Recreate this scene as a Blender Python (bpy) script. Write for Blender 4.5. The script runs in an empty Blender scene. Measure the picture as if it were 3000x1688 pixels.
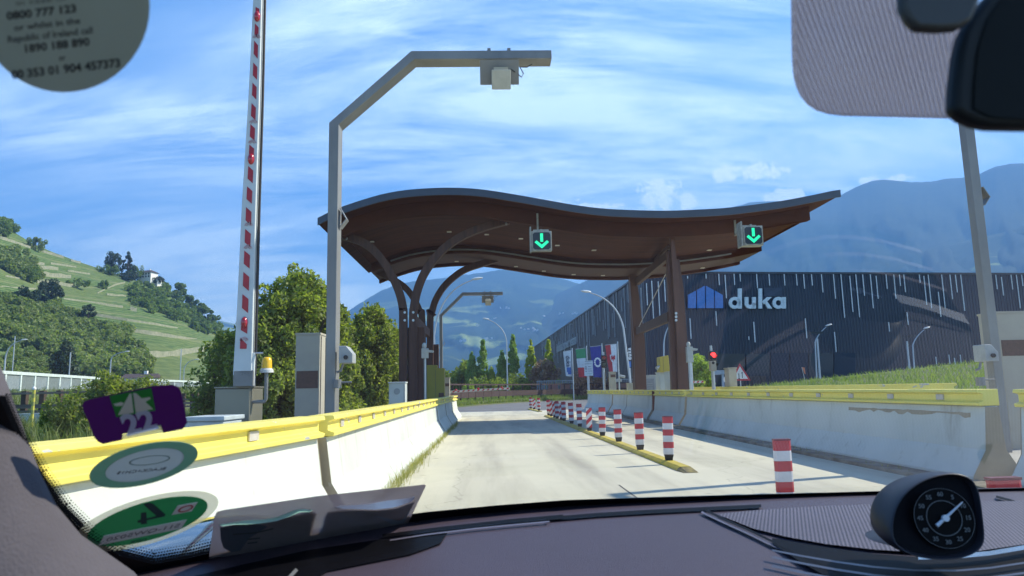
import bpy, math, random
import numpy as np
from mathutils import Vector, Matrix
R = math.radians
rnd = random.Random(7)
scene = bpy.context.scene
col = scene.collection

# ------------------------------------------------------------ camera
F, CX, CY = 2080.0, 1500.0, 844.0          # focal length and centre on a 3000 px wide frame
CAM = Vector((0, 0, 1.2))
YAW, PITCH, ROLL = math.atan(.0341), math.atan(.1435), R(1.27)
fw = Vector((math.sin(YAW)*math.cos(PITCH), math.cos(YAW)*math.cos(PITCH), math.sin(PITCH)))
r0 = Vector((math.cos(YAW), -math.sin(YAW), 0)); u0 = r0.cross(fw)
rt = r0*math.cos(ROLL) - u0*math.sin(ROLL); up = r0*math.sin(ROLL) + u0*math.cos(ROLL)
cam = bpy.data.cameras.new('camera'); cam_o = bpy.data.objects.new('camera', cam); col.objects.link(cam_o)
cam_o.matrix_world = Matrix(((rt.x, up.x, -fw.x, CAM.x), (rt.y, up.y, -fw.y, CAM.y), (rt.z, up.z, -fw.z, CAM.z), (0, 0, 0, 1)))
cam.sensor_width = 36; cam.lens = F/3000*36; cam.clip_start = .02; cam.clip_end = 60000
cam.dof.use_dof = True; cam.dof.focus_distance = 25; cam.dof.aperture_fstop = 19
scene.camera = cam_o

# ------------------------------------------------------------ sky and sun
SUN_AZ, SUN_EL = R(72), R(41)               # azimuth to the right of the lane direction
world = bpy.data.worlds.new("World"); scene.world = world; world.use_nodes = True
nt = world.node_tree; nt.nodes.clear()
def N(nt, t, **k):
    n = nt.nodes.new(t)
    for a, b in k.items():
        if a in ('inputs',):
            for i, v in b.items(): n.inputs[i].default_value = v
        else: setattr(n, a, b)
    return n
def ramp(nt, src, a, b, c0=(0,0,0,1), c1=(1,1,1,1)):
    r = N(nt, 'ShaderNodeValToRGB'); r.color_ramp.elements[0].position = a; r.color_ramp.elements[1].position = b
    r.color_ramp.elements[0].color = c0; r.color_ramp.elements[1].color = c1
    nt.links.new(src, r.inputs[0]); return r.outputs[0]
def math_(nt, op, a, b=None, c=None):
    n = N(nt, 'ShaderNodeMath', operation=op)
    for i, v in enumerate((a, b, c)):
        if v is None: continue
        if isinstance(v, (int, float)): n.inputs[i].default_value = v
        else: nt.links.new(v, n.inputs[i])
    return n.outputs[0]
def mixc(nt, f, a, b, blend='MIX'):
    n = N(nt, 'ShaderNodeMix', data_type='RGBA', blend_type=blend)
    if isinstance(f, (int, float)): n.inputs[0].default_value = f
    else: nt.links.new(f, n.inputs[0])
    for i, v in ((6, a), (7, b)):
        if isinstance(v, tuple): n.inputs[i].default_value = v if len(v) == 4 else v+(1,)
        else: nt.links.new(v, n.inputs[i])
    return n.outputs[2]
sky = N(nt, 'ShaderNodeTexSky', sky_type='NISHITA', sun_disc=False, sun_elevation=SUN_EL, sun_rotation=SUN_AZ,
        air_density=1.0, dust_density=.1, ozone_density=3.5, altitude=300)
tc = N(nt, 'ShaderNodeTexCoord'); sp = N(nt, 'ShaderNodeSeparateXYZ'); nt.links.new(tc.outputs['Generated'], sp.inputs[0])
zz = math_(nt, 'ADD', math_(nt, 'MAXIMUM', sp.outputs[2], 0.0), .30)
cb = N(nt, 'ShaderNodeCombineXYZ'); nt.links.new(math_(nt, 'DIVIDE', sp.outputs[0], zz), cb.inputs[0]); nt.links.new(math_(nt, 'DIVIDE', sp.outputs[1], zz), cb.inputs[1])
def cloud(scale, rot, sx, sy, detail, dist, off, rough=.55):
    mp = N(nt, 'ShaderNodeMapping'); mp.inputs['Rotation'].default_value = (0, 0, R(rot)); mp.inputs['Scale'].default_value = (sx, sy, 1); mp.inputs['Location'].default_value = off
    nt.links.new(cb.outputs[0], mp.inputs[0])
    no = N(nt, 'ShaderNodeTexNoise', inputs={'Scale': scale, 'Detail': detail, 'Roughness': rough, 'Distortion': dist}); nt.links.new(mp.outputs[0], no.inputs[0])
    return no.outputs[0]
c1 = ramp(nt, cloud(1.5, 32, .55, 2.0, 10, 1.2, (3.1, 1.7, 0), .66), .38, .72)
c3 = ramp(nt, cloud(5.0, 42, .35, 1.7, 9, 1.4, (7.3, 2.2, 0), .66), .40, .75)
c2 = ramp(nt, cloud(.9, 10, 1, 1, 5, .6, (2.9, 5.2, 0)), .35, .65)
def rayd(px, py):
    return (rt*((px-CX)/F) - up*((py-CY)/F) + fw).normalized()
def vdot(v):
    n = N(nt, 'ShaderNodeVectorMath', operation='DOT_PRODUCT'); nt.links.new(tc.outputs['Generated'], n.inputs[0]); n.inputs[1].default_value = v; return n.outputs['Value']
wn = N(nt, 'ShaderNodeTexNoise', inputs={'Scale': 3.2, 'Detail': 4, 'Roughness': .55}); nt.links.new(tc.outputs['Generated'], wn.inputs[0])
cover = None
for (px, py, w, h, tilt, amp) in ((1000, 70, .26, .075, 32, .9), (1330, 150, .10, .05, 30, .35), (2150, 190, .42, .17, 22, .85), (1700, 120, .22, .09, 35, .45), (1560, 455, .34, .065, -6, 1.25), (2150, 420, .30, .06, 12, .6), (330, 430, .42, .045, -5, .75), (900, 470, .3, .03, -4, .5), (520, 640, .30, .035, 2, .5), (640, 845, .20, .06, -8, 1.5), (400, 300, .22, .02, -6, .4), (2750, 430, .25, .07, 8, .7), (620, 960, .12, .05, 0, 1.2)):
    d = rayd(px, py); r_ = Vector((d.y, -d.x, 0)).normalized(); u_ = r_.cross(d); tl = R(tilt); a_ = r_*math.cos(tl)+u_*math.sin(tl); b_ = u_*math.cos(tl)-r_*math.sin(tl)
    g = math_(nt, 'ADD', math_(nt, 'POWER', math_(nt, 'ABSOLUTE', math_(nt, 'DIVIDE', vdot(a_), w)), 2.0), math_(nt, 'POWER', math_(nt, 'ABSOLUTE', math_(nt, 'DIVIDE', vdot(b_), h)), 2.0))
    g = math_(nt, 'ADD', g, math_(nt, 'MULTIPLY', math_(nt, 'SUBTRACT', .5, wn.outputs[0]), 2.4))
    g = math_(nt, 'ADD', g, math_(nt, 'MULTIPLY', math_(nt, 'LESS_THAN', vdot(d), .3), 20.0))
    g = math_(nt, 'MULTIPLY', math_(nt, 'EXPONENT', math_(nt, 'MULTIPLY', g, -1.0)), amp)
    cover = g if cover is None else math_(nt, 'ADD', cover, g)
feather = math_(nt, 'ADD', math_(nt, 'MULTIPLY', c1, .75), math_(nt, 'MULTIPLY', c3, .35))
cirrus = math_(nt, 'MULTIPLY', math_(nt, 'ADD', math_(nt, 'MULTIPLY', math_(nt, 'MINIMUM', cover, 1.2), .95), math_(nt, 'MULTIPLY', c2, .10)), feather)
cirrus = math_(nt, 'ADD', math_(nt, 'MULTIPLY', cirrus, 1.35), math_(nt, 'MULTIPLY', ramp(nt, sp.outputs[0], -.2, .9), .16))
cirrus = math_(nt, 'ADD', cirrus, math_(nt, 'MULTIPLY', ramp(nt, sp.outputs[2], .0, .22, (1, 1, 1, 1), (0, 0, 0, 1)), .42))
CLOUDS = []   # cumulus heaps low over the ridges: (pixel x, pixel y, angular half width, half height)
cn = N(nt, 'ShaderNodeTexNoise', inputs={'Scale': 48, 'Detail': 9, 'Roughness': .65, 'Distortion': .3}); nt.links.new(tc.outputs['Generated'], cn.inputs[0])
cum = None
for (px, py, w, h) in ((1932, 566, .030, .021), (2012, 590, .016, .017), (2130, 508, .026, .010), (2240, 500, .030, .013), (2300, 574, .024, .010), (2636, 526, .016, .007), (2540, 530, .012, .006), (1750, 605, .03, .005), (1560, 592, .05, .006)):
    d = rayd(px, py)
    az = math.atan2(d.x, d.y)
    right = Vector((math.cos(az), -math.sin(az), 0)); upv = right.cross(d)
    def dot(v):
        n = N(nt, 'ShaderNodeVectorMath', operation='DOT_PRODUCT'); nt.links.new(tc.outputs['Generated'], n.inputs[0]); n.inputs[1].default_value = v; return n.outputs['Value']
    a = math_(nt, 'POWER', math_(nt, 'ABSOLUTE', math_(nt, 'DIVIDE', dot(right), w)), 2.0)
    b = math_(nt, 'POWER', math_(nt, 'ABSOLUTE', math_(nt, 'DIVIDE', dot(upv), h)), 2.0)
    g = math_(nt, 'SUBTRACT', 1.0, math_(nt, 'ADD', a, b))
    g = math_(nt, 'SUBTRACT', g, math_(nt, 'MULTIPLY', math_(nt, 'LESS_THAN', dot(d), .5), 20.0))
    g = math_(nt, 'ADD', g, math_(nt, 'MULTIPLY', math_(nt, 'SUBTRACT', cn.outputs[0], .5), 6.5))
    g = ramp(nt, g, .0, .6)
    cum = g if cum is None else math_(nt, 'MAXIMUM', cum, g)
hz = ramp(nt, sp.outputs[2], .0, .42, (1, 1, 1, 1), (0, 0, 0, 1))
skyc = mixc(nt, 1.0, sky.outputs[0], (.47, .75, 1.0, 1), 'MULTIPLY')
sc = mixc(nt, math_(nt, 'MINIMUM', cirrus, .92), skyc, (6.3, 7.5, 8.2))
sc = mixc(nt, math_(nt, 'MULTIPLY', cum, .95), sc, (8.2, 8.8, 9.2))
bg = N(nt, 'ShaderNodeBackground', inputs={'Strength': .095}); nt.links.new(sc, bg.inputs[0])
wo = N(nt, 'ShaderNodeOutputWorld'); nt.links.new(bg.outputs[0], wo.inputs[0])
sun = bpy.data.lights.new('sun', 'SUN'); sun.energy = 4.5; sun.angle = R(.53); sun.color = (1, .93, .78)
sun_o = bpy.data.objects.new('sun', sun); col.objects.link(sun_o)
sdir = Vector((math.sin(SUN_AZ)*math.cos(SUN_EL), math.cos(SUN_AZ)*math.cos(SUN_EL), math.sin(SUN_EL)))
sun_o.rotation_euler = sdir.to_track_quat('Z', 'Y').to_euler(); sun_o.location = sdir*50
vs = scene.view_settings; vs.view_transform = 'Standard'; vs.look = 'None'; vs.gamma = 1; vs.use_curve_mapping = False; vs.exposure = 1.50
scene.render.engine = 'CYCLES'
cy = scene.cycles; cy.use_denoising = True; cy.denoiser = 'OPENIMAGEDENOISE'; cy.max_bounces = 7; cy.diffuse_bounces = 3; cy.glossy_bounces = 3
cy.transparent_max_bounces = 24; cy.volume_bounces = 0; cy.sample_clamp_indirect = 6; cy.caustics_reflective = False; cy.caustics_refractive = False

# ------------------------------------------------------------ placing: a photo pixel and one known coordinate give a point in the place
def at_y(px, py, Y): d = rayd(px, py); return CAM + d*((Y-CAM.y)/d.y)
def at_x(px, py, X): d = rayd(px, py); return CAM + d*((X-CAM.x)/d.x)
def at_z(px, py, Z): d = rayd(px, py); return CAM + d*((Z-CAM.z)/d.z)
def at_d(px, py, D): d = rayd(px, py); return CAM + d*(D/math.hypot(d.x, d.y))
def pix(p):
    v = Vector(p)-CAM; return (CX+F*v.dot(rt)/v.dot(fw), CY-F*v.dot(up)/v.dot(fw))

# ------------------------------------------------------------ materials
MATS = {}
def M(name, c, rough=.6, metal=0, c2=None, scale=4, detail=5, bump=0, bscale=None, spec=.5, lo=.35, hi=.65, stretch=(1, 1, 1), coat=0):
    if name in MATS: return MATS[name]
    m = bpy.data.materials.new(name); m.use_nodes = True; t = m.node_tree; b = t.nodes['Principled BSDF']
    b.inputs['Roughness'].default_value = rough; b.inputs['Metallic'].default_value = metal; b.inputs['Specular IOR Level'].default_value = spec
    b.inputs['Coat Weight'].default_value = coat
    if c2 is None: c2 = tuple(x*.8 for x in c)
    tcn = N(t, 'ShaderNodeTexCoord'); mp = N(t, 'ShaderNodeMapping'); mp.inputs['Scale'].default_value = stretch; t.links.new(tcn.outputs['Object'], mp.inputs[0])
    no = N(t, 'ShaderNodeTexNoise', inputs={'Scale': scale, 'Detail': detail, 'Roughness': .6}); t.links.new(mp.outputs[0], no.inputs[0])
    f = ramp(t, no.outputs[0], lo, hi); t.links.new(mixc(t, f, c+(1,), c2+(1,)), b.inputs['Base Color'])
    if bump:
        bn = N(t, 'ShaderNodeTexNoise', inputs={'Scale': bscale or scale*6, 'Detail': 5}); t.links.new(mp.outputs[0], bn.inputs[0])
        bu = N(t, 'ShaderNodeBump', inputs={'Strength': bump, 'Distance': .02}); t.links.new(bn.outputs[0], bu.inputs['Height']); t.links.new(bu.outputs[0], b.inputs['Normal'])
    MATS[name] = m; return m
def bsdf(m): return m.node_tree.nodes['Principled BSDF']
def emit(name, c, s):
    if name in MATS: return MATS[name]
    m = M(name, c, .4); b = bsdf(m); b.inputs['Emission Color'].default_value = c+(1,); b.inputs['Emission Strength'].default_value = s; return m
def leafmat(name, c, c2, scale=.8, trans=.35):
    if name in MATS: return MATS[name]
    m = bpy.data.materials.new(name); m.use_nodes = True; t = m.node_tree; b = t.nodes['Principled BSDF']; out = t.nodes['Material Output']
    g = N(t, 'ShaderNodeNewGeometry'); tcn = N(t, 'ShaderNodeTexCoord')
    no = N(t, 'ShaderNodeTexNoise', inputs={'Scale': scale, 'Detail': 3}); t.links.new(tcn.outputs['Object'], no.inputs[0])
    f = math_(t, 'ADD', math_(t, 'MULTIPLY', no.outputs[0], .7), math_(t, 'MULTIPLY', g.outputs['Random Per Island'], .45))
    cc = mixc(t, ramp(t, f, .35, .8), c+(1,), c2+(1,)); t.links.new(cc, b.inputs['Base Color']); b.inputs['Roughness'].default_value = .55; b.inputs['Specular IOR Level'].default_value = .3
    tr = N(t, 'ShaderNodeBsdfTranslucent'); t.links.new(mixc(t, 1.0, cc, (1.5, 1.7, .6, 1), 'MULTIPLY'), tr.inputs[0])
    mx = N(t, 'ShaderNodeMixShader', inputs={0: trans}); t.links.new(b.outputs[0], mx.inputs[1]); t.links.new(tr.outputs[0], mx.inputs[2]); t.links.new(mx.outputs[0], out.inputs[0])
    MATS[name] = m; return m

# ------------------------------------------------------------ mesh builder
class MB:
    def __init__(s): s.v = []; s.f = []; s.mi = []; s.cur = 0
    def add(s, v, f):
        n = len(s.v); s.v += [tuple(x) for x in v]; s.f += [tuple(i+n for i in q) for q in f]; s.mi += [s.cur]*len(f); return s
    def box(s, c, sz, rot=None, taper=1.0):
        x, y, z = (q/2 for q in sz); vs = []
        for dz in (-z, z):
            k = taper if dz > 0 else 1
            for dx, dy in ((-x, -y), (x, -y), (x, y), (-x, y)): vs.append(Vector((dx*k, dy*k, dz)))
        if rot is not None: vs = [rot @ v for v in vs]
        return s.add([v+Vector(c) for v in vs], [(3, 2, 1, 0), (4, 5, 6, 7), (0, 1, 5, 4), (1, 2, 6, 5), (2, 3, 7, 6), (3, 0, 4, 7)])
    def bx(s, x0, x1, y0, y1, z0, z1): return s.box(((x0+x1)/2, (y0+y1)/2, (z0+z1)/2), (abs(x1-x0), abs(y1-y0), abs(z1-z0)))
    def prism(s, poly, vec):
        n = len(poly); v = [Vector(p) for p in poly]; v2 = [p+Vector(vec) for p in v]
        return s.add(v+v2, [tuple(range(n))[::-1], tuple(range(n, 2*n))]+[(i, (i+1) % n, n+(i+1) % n, n+i) for i in range(n)])
    def tube(s, path, r, n=10, cap=True):
        path = [Vector(p) for p in path]; m = len(path); rs = r if isinstance(r, (list, tuple)) else [r]*m; vs = []; ref = None
        for i, p in enumerate(path):
            t = (path[min(i+1, m-1)]-path[max(i-1, 0)]).normalized()
            if ref is None: ref = Vector((0, 0, 1)) if abs(t.z) < .9 else Vector((1, 0, 0))
            a = t.cross(ref).normalized(); b = a.cross(t); ref = b
            for k in range(n): an = 2*math.pi*k/n; vs.append(p+(a*math.cos(an)+b*math.sin(an))*rs[i])
        fs = [(i*n+k, i*n+(k+1) % n, (i+1)*n+(k+1) % n, (i+1)*n+k) for i in range(m-1) for k in range(n)]
        if cap: fs += [tuple(range(n))[::-1], tuple((m-1)*n+k for k in range(n))]
        return s.add(vs, fs)
    def cyl(s, a, b, r, r2=None, n=14): return s.tube([a, b], [r, r if r2 is None else r2], n)
    def sweep(s, path, w, h, side=Vector((0, 1, 0))):      # rectangular section: h along 'side', w across
        path = [Vector(p) for p in path]; m = len(path); ws = w if isinstance(w, (list, tuple)) else [w]*m; vs = []
        for i, p in enumerate(path):
            t = (path[min(i+1, m-1)]-path[max(i-1, 0)]).normalized(); a = t.cross(side).normalized(); b = Vector(side)
            k = 1.0
            if 0 < i < m-1:
                t1 = (path[i]-path[i-1]).normalized(); t2 = (path[i+1]-path[i]).normalized(); k = 1/max(.5, math.sqrt((1+t1.dot(t2))/2))
            for q, r_ in ((-1, -1), (1, -1), (1, 1), (-1, 1)): vs.append(p+a*(q*ws[i]/2*k)+b*(r_*h/2))
        fs = [(i*4+k, i*4+(k+1) % 4, (i+1)*4+(k+1) % 4, (i+1)*4+k) for i in range(m-1) for k in range(4)]+[(3, 2, 1, 0), tuple((m-1)*4+k for k in range(4))]
        return s.add(vs, fs)
    def ell(s, c, r, n=14, m=8, rot=None):
        vs = []; fs = []
        for j in range(m+1):
            ph = math.pi*j/m
            for i in range(n): th = 2*math.pi*i/n; vs.append(Vector((r[0]*math.sin(ph)*math.cos(th), r[1]*math.sin(ph)*math.sin(th), r[2]*math.cos(ph))))
        if rot is not None: vs = [rot @ v for v in vs]
        for j in range(m):
            for i in range(n): fs.append((j*n+i, (j+1)*n+i, (j+1)*n+(i+1) % n, j*n+(i+1) % n))
        return s.add([v+Vector(c) for v in vs], fs)
    def disc(s, c, nrm, r, n=28, th=.0, r_in=0, a0=0, a1=360, ry=None, ax=None):
        nrm = Vector(nrm).normalized(); a = Vector(ax) if ax is not None else (nrm.cross(Vector((0, 0, 1))) if abs(nrm.z) < .95 else Vector((1, 0, 0))); a.normalize(); b = nrm.cross(a); ry = ry or r; k = ry/r
        P = lambda rr, t: Vector(c)+a*(rr*math.cos(t))+b*(rr*k*math.sin(t)); full = (a1-a0 >= 360); m = n if full else n+1
        ts = [R(a0+(a1-a0)*i/n) for i in range(m)]
        if r_in <= 0 and full:
            poly = [P(r, t) for t in ts]
            return s.prism(poly, nrm*th) if th else s.add(poly, [tuple(range(m))])
        o = [P(r, t) for t in ts]; i_ = [P(r_in, t) for t in ts]; q = range(m if full else m-1)
        fs = [(k_, (k_+1) % m, m+(k_+1) % m, m+k_) for k_ in q]
        s.add(o+i_, fs)
        if th:
            s.add([p+nrm*th for p in o+i_], [f[::-1] for f in fs]); s.add(o+[p+nrm*th for p in o], fs); s.add(i_+[p+nrm*th for p in i_], fs)
        return s
    def text(s, txt, size, mat4, ext=.0, off=0.0, align='CENTER'):
        c = bpy.data.curves.new('t', 'FONT'); c.body = txt; c.size = size; c.extrude = ext; c.offset = off; c.align_x = align; c.align_y = 'CENTER'; c.resolution_u = 3
        o = bpy.data.objects.new('t', c); col.objects.link(o); dg = bpy.context.evaluated_depsgraph_get(); me = bpy.data.meshes.new_from_object(o.evaluated_get(dg))
        s.add([mat4 @ v.co for v in me.vertices], [tuple(p.vertices) for p in me.polygons]); bpy.data.objects.remove(o); bpy.data.curves.remove(c); bpy.data.meshes.remove(me); return s
    def build(s, name, mat, parent=None, smooth=False, bevel=0, seg=2, ang=40):
        o0 = Vector((0, 0, 0)); p = parent
        while p is not None: o0 += p.location; p = p.parent
        me = bpy.data.meshes.new(name); me.from_pydata([tuple(Vector(v)-o0) for v in s.v], [], s.f)
        for m in (mat if isinstance(mat, (list, tuple)) else [mat]): me.materials.append(m)
        if isinstance(mat, (list, tuple)):
            me.polygons.foreach_set('material_index', s.mi)
        me.update(); me.validate()
        o = bpy.data.objects.new(name, me); col.objects.link(o)
        if parent is not None: o.parent = parent
        if smooth:
            me.polygons.foreach_set('use_smooth', [True]*len(me.polygons))
            try: me.set_sharp_from_angle(angle=R(ang))
            except Exception: pass
        if bevel:
            b = o.modifiers.new('b', 'BEVEL'); b.width = bevel; b.segments = seg; b.limit_method = 'ANGLE'; b.angle_limit = R(35)
        return o
def fix_normals(o):
    import bmesh
    bm = bmesh.new(); bm.from_mesh(o.data); bmesh.ops.recalc_face_normals(bm, faces=bm.faces); bm.to_mesh(o.data); bm.free(); return o
def tag(o, label=None, cat=None, group=None, kind=None):
    if label: o['label'] = label
    if cat: o['category'] = cat
    if group: o['group'] = group
    if kind: o['kind'] = kind
    return o
def thing(name, loc, label, cat, group=None):
    e = bpy.data.objects.new(name, None); e.empty_display_size = .2; col.objects.link(e); e.location = loc; return tag(e, label, cat, group)
def struct(o): o['kind'] = 'structure'; return o
def copy_tree(o, parent=None):
    c = o.copy(); col.objects.link(c)
    if parent is not None: c.parent = parent
    for ch in [x for x in bpy.data.objects if x.parent == o and x is not c]:
        copy_tree(ch, c)
    return c
def grid_mesh(name, P, mat, parent=None, smooth=True):      # P[i][j] vectors
    n, m = len(P), len(P[0]); b = MB(); b.add([p for r in P for p in r], [(i*m+j, i*m+j+1, (i+1)*m+j+1, (i+1)*m+j) for i in range(n-1) for j in range(m-1)])
    o = b.build(name, mat, parent); o.data.polygons.foreach_set('use_smooth', [smooth]*len(o.data.polygons)); return o
def fnoise(x, y, seed=0):
    from mathutils import noise
    return noise.fractal(Vector((x, y, seed*7.13)), 1.0, 2.0, 5)
def interp(xs, ys, x): return float(np.interp(x, xs, ys))
# ============================================================ THE SETTING
m_grassy = M('ground_grass', (.075, .11, .03), .95, c2=(.12, .13, .05), scale=.35, detail=8, bump=.6, bscale=8)
m_conc = M('concrete_road', (.64, .60, .45), .8, c2=(.54, .51, .38), scale=.55, detail=9, bump=.15, bscale=30, lo=.3, hi=.75)
def lane_wear(m):
    t = m.node_tree; b = bsdf(m); src = b.inputs['Base Color'].links[0].from_socket; g = N(t, 'ShaderNodeTexCoord'); s = N(t, 'ShaderNodeSeparateXYZ'); t.links.new(g.outputs['Object'], s.inputs[0])
    mp = N(t, 'ShaderNodeMapping'); mp.inputs['Scale'].default_value = (1.6, .12, 1); t.links.new(g.outputs['Object'], mp.inputs[0]); n1 = N(t, 'ShaderNodeTexNoise', inputs={'Scale': 1.0, 'Detail': 8, 'Roughness': .6}); t.links.new(mp.outputs[0], n1.inputs[0])
    c = mixc(t, math_(t, 'MULTIPLY', ramp(t, n1.outputs[0], .46, .68), .50), src, (.30, .27, .21, 1))
    for x0 in (-.15, 1.45, 3.7, 5.0):
        q = math_(t, 'DIVIDE', math_(t, 'SUBTRACT', s.outputs[0], x0), .30); q = math_(t, 'EXPONENT', math_(t, 'MULTIPLY', math_(t, 'MULTIPLY', q, q), -1.0)); c = mixc(t, math_(t, 'MULTIPLY', q, math_(t, 'MULTIPLY', ramp(t, n1.outputs[0], .3, .7), .42)), c, (.27, .25, .215, 1))
    n2 = N(t, 'ShaderNodeTexNoise', inputs={'Scale': 2.3, 'Detail': 3, 'Roughness': .5}); t.links.new(g.outputs['Object'], n2.inputs[0]); c = mixc(t, math_(t, 'MULTIPLY', ramp(t, n2.outputs[0], .70, .76), .55), c, (.16, .15, .13, 1))
    vo = N(t, 'ShaderNodeTexVoronoi', feature='DISTANCE_TO_EDGE', inputs={'Scale': .22}); mp2 = N(t, 'ShaderNodeVectorMath', operation='ADD'); n3 = N(t, 'ShaderNodeTexNoise', inputs={'Scale': 1.2, 'Detail': 6}); t.links.new(g.outputs['Object'], n3.inputs[0]); t.links.new(g.outputs['Object'], mp2.inputs[0]); t.links.new(n3.outputs['Color'], mp2.inputs[1]); t.links.new(mp2.outputs[0], vo.inputs['Vector'])
    c = mixc(t, math_(t, 'MULTIPLY', math_(t, 'LESS_THAN', vo.outputs['Distance'], .0022), .28), c, (.13, .12, .10, 1)); t.links.new(c, b.inputs['Base Color'])
lane_wear(m_conc)
m_asph = M('asphalt', (.17, .17, .165), .85, c2=(.12, .12, .12), scale=.5, detail=8, bump=.3, bscale=60)
m_white = M('road_paint', (.75, .75, .72), .6, c2=(.6, .6, .57), scale=5)
b = MB(); b.add([(-9000, -400, -.6), (9000, -400, -.6), (9000, 12000, -.6), (-9000, 12000, -.6)], [(0, 1, 2, 3)]); struct(b.build('ground', m_grassy))
b = MB(); b.bx(-14, 16, -15, 130, -.55, -.012); struct(b.build('toll_plaza_ground', m_asph))
b = MB(); b.bx(-1.9, 6.05, -12, 41, -.4, 0); struct(b.build('concrete_road', m_conc))
# transverse joints and scuffs of the slabs
b = MB()
for y in (20.5, 34): b.box((2.0, y, .004), (7.4, .025, .002), Matrix.Rotation(R(-6), 3, 'Z'))
b.prism([at_z(1812, 1421, .003), at_z(1880, 1470, .003), at_z(1884, 1470, .003), at_z(1816, 1421, .003)], (0, 0, .001))
struct(b.build('road_joint', M('joint', (.12, .11, .10), .9)))
# bend of the road beyond the toll station
def ribbon(pts, w0, w1, z, n=40):
    vs = []; fs = []
    for i in range(n+1):
        t = i/n*(len(pts)-1); k = min(int(t), len(pts)-2); p = Vector(pts[k]).lerp(Vector(pts[k+1]), t-k); d = (Vector(pts[k+1])-Vector(pts[k])).normalized(); nn = Vector((-d.y, d.x))
        vs += [(p.x+nn.x*w0, p.y+nn.y*w0, z), (p.x+nn.x*w1, p.y+nn.y*w1, z)]
    fs = [(2*i, 2*i+1, 2*i+3, 2*i+2) for i in range(n)]; return vs, fs
b = MB(); b.bx(-60, 60, 41.02, 76, -.5, -.004); struct(b.build('asphalt_road', m_asph))
b = MB()
b.bx(-40, 45, 75.1, 75.3, -.004, .004)
b.bx(-1.9, 6.0, 41.1, 41.35, -.004, .003)
for k in range(6):
    y = 30+k*1.5; b.add([(2.9+.22*k, y, .006), (5.3, y+1.0, .006), (5.3, y+1.25, .006), (2.9+.22*k, y+.2, .006)], [(0, 1, 2, 3)])
b.add([(2.85, 31, .006), (3.0, 31, .006), (5.35, 41, .006), (5.2, 41, .006)], [(0, 1, 2, 3)])
struct(b.build('road_marking', m_white))
# kerb strips under the barriers and islands
m_kerb = M('kerb_concrete', (.30, .27, .21), .9, c2=(.10, .09, .06), scale=2.2, detail=8, bump=.5)
b = MB(); b.bx(5.3, 5.62, 3.0, 36, -.05, .05); struct(b.build('kerb_strip', m_kerb))
m_isl = M('island_concrete', (.42, .40, .35), .9, c2=(.30, .29, .26), scale=.8)
b = MB(); b.bx(6.25, 8.3, 4, 40, -.2, .16); struct(b.build('island_pavement', m_isl))
b = MB(); b.bx(-4.4, -2.0, 6, 36, -.2, .14); struct(b.build('island_pavement', m_isl))
b = MB(); b.bx(9.0, 15.5, -6, 60, -.2, -.003); struct(b.build('concrete_road', m_conc))

# verge beyond the bend, and mounds
def mound(name, x0, x1, y0, y1, h, mat, nx=30, ny=8, seed=1, base=-.02):
    P = []
    for i in range(nx+1):
        row = []
        for j in range(ny+1):
            u, v = i/nx, j/ny; x = x0+(x1-x0)*u; y = y0+(y1-y0)*v; e = min(1, min(u, 1-u)*12)*min(1, v*4.0)
            row.append(Vector((x, y, base+e*(h(u, v) if callable(h) else h)+.05*fnoise(x*.3, y*.3, seed)*e)))
        P.append(row)
    return struct(grid_mesh(name, P, mat))
mound('grass_verge', -45, 60, 76, 96, .45, m_grassy)
mound('grass_bank', 15.5, 70, 34, 60, lambda u, v: .5+2.1*min(1, u*2.2)*min(1, v*1.3), m_grassy, 50, 12, 3)
mound('grass_verge', -60, -4.4, 7, 34, lambda u, v: .35, m_grassy, 40, 20, 4)
mound('grass_bank', -70, -20, 44, 80, lambda u, v: 1.9*min(1, v*1.5)+.3, m_grassy, 40, 20, 5)
# slope under the far parapet
def gblades(name, pts, hmin, hmax, w, mat, label=None, seed=1, lean=.35):
    """many upright blades of grass, one mesh"""
    r = np.random.RandomState(seed); P = np.array(pts, dtype=float); n = len(P)
    h = r.uniform(hmin, hmax, n); a = r.uniform(0, 2*math.pi, n); ln = r.normal(0, lean, (n, 2))*h[:, None]
    dx = np.cos(a)*w/2; dy = np.sin(a)*w/2
    v = np.zeros((n, 5, 3)); v[:, 0] = P+np.c_[-dx, -dy, 0*h]; v[:, 1] = P+np.c_[dx, dy, 0*h]
    v[:, 2] = P+np.c_[ln*.35, h*.55]+np.c_[dx*.7, dy*.7, 0*h]; v[:, 3] = P+np.c_[ln*.35, h*.55]-np.c_[dx*.7, dy*.7, 0*h]; v[:, 4] = P+np.c_[ln, h]
    me = bpy.data.meshes.new(name); me.vertices.add(n*5); me.vertices.foreach_set('co', v.reshape(-1))
    base = np.arange(n)[:, None]*5; q = (base+np.array([0, 1, 2, 3])).reshape(-1); t = (base+np.array([3, 2, 4])).reshape(-1)
    loops = np.concatenate([q, t]); me.loops.add(len(loops)); me.loops.foreach_set('vertex_index', loops)
    me.polygons.add(2*n); me.polygons.foreach_set('loop_start', np.concatenate([np.arange(n)*4, 4*n+np.arange(n)*3])); me.polygons.foreach_set('loop_total', np.concatenate([np.full(n, 4), np.full(n, 3)]))
    me.materials.append(mat); me.update(calc_edges=True); me.validate()
    o = bpy.data.objects.new(name, me); col.objects.link(o); o['kind'] = 'stuff'
    if label: tag(o, label, 'grass')
    return o
m_blade = leafmat('grass_blades', (.09, .13, .035), (.20, .22, .08), .5, .35)
m_blade2 = leafmat('bright_grass_blades', (.13, .20, .05), (.26, .30, .10), .5, .4)
m_dry = leafmat('dry_grass_blades', (.16, .18, .05), (.36, .32, .14), 2.0, .4)
r_ = np.random.RandomState(3)
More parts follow.
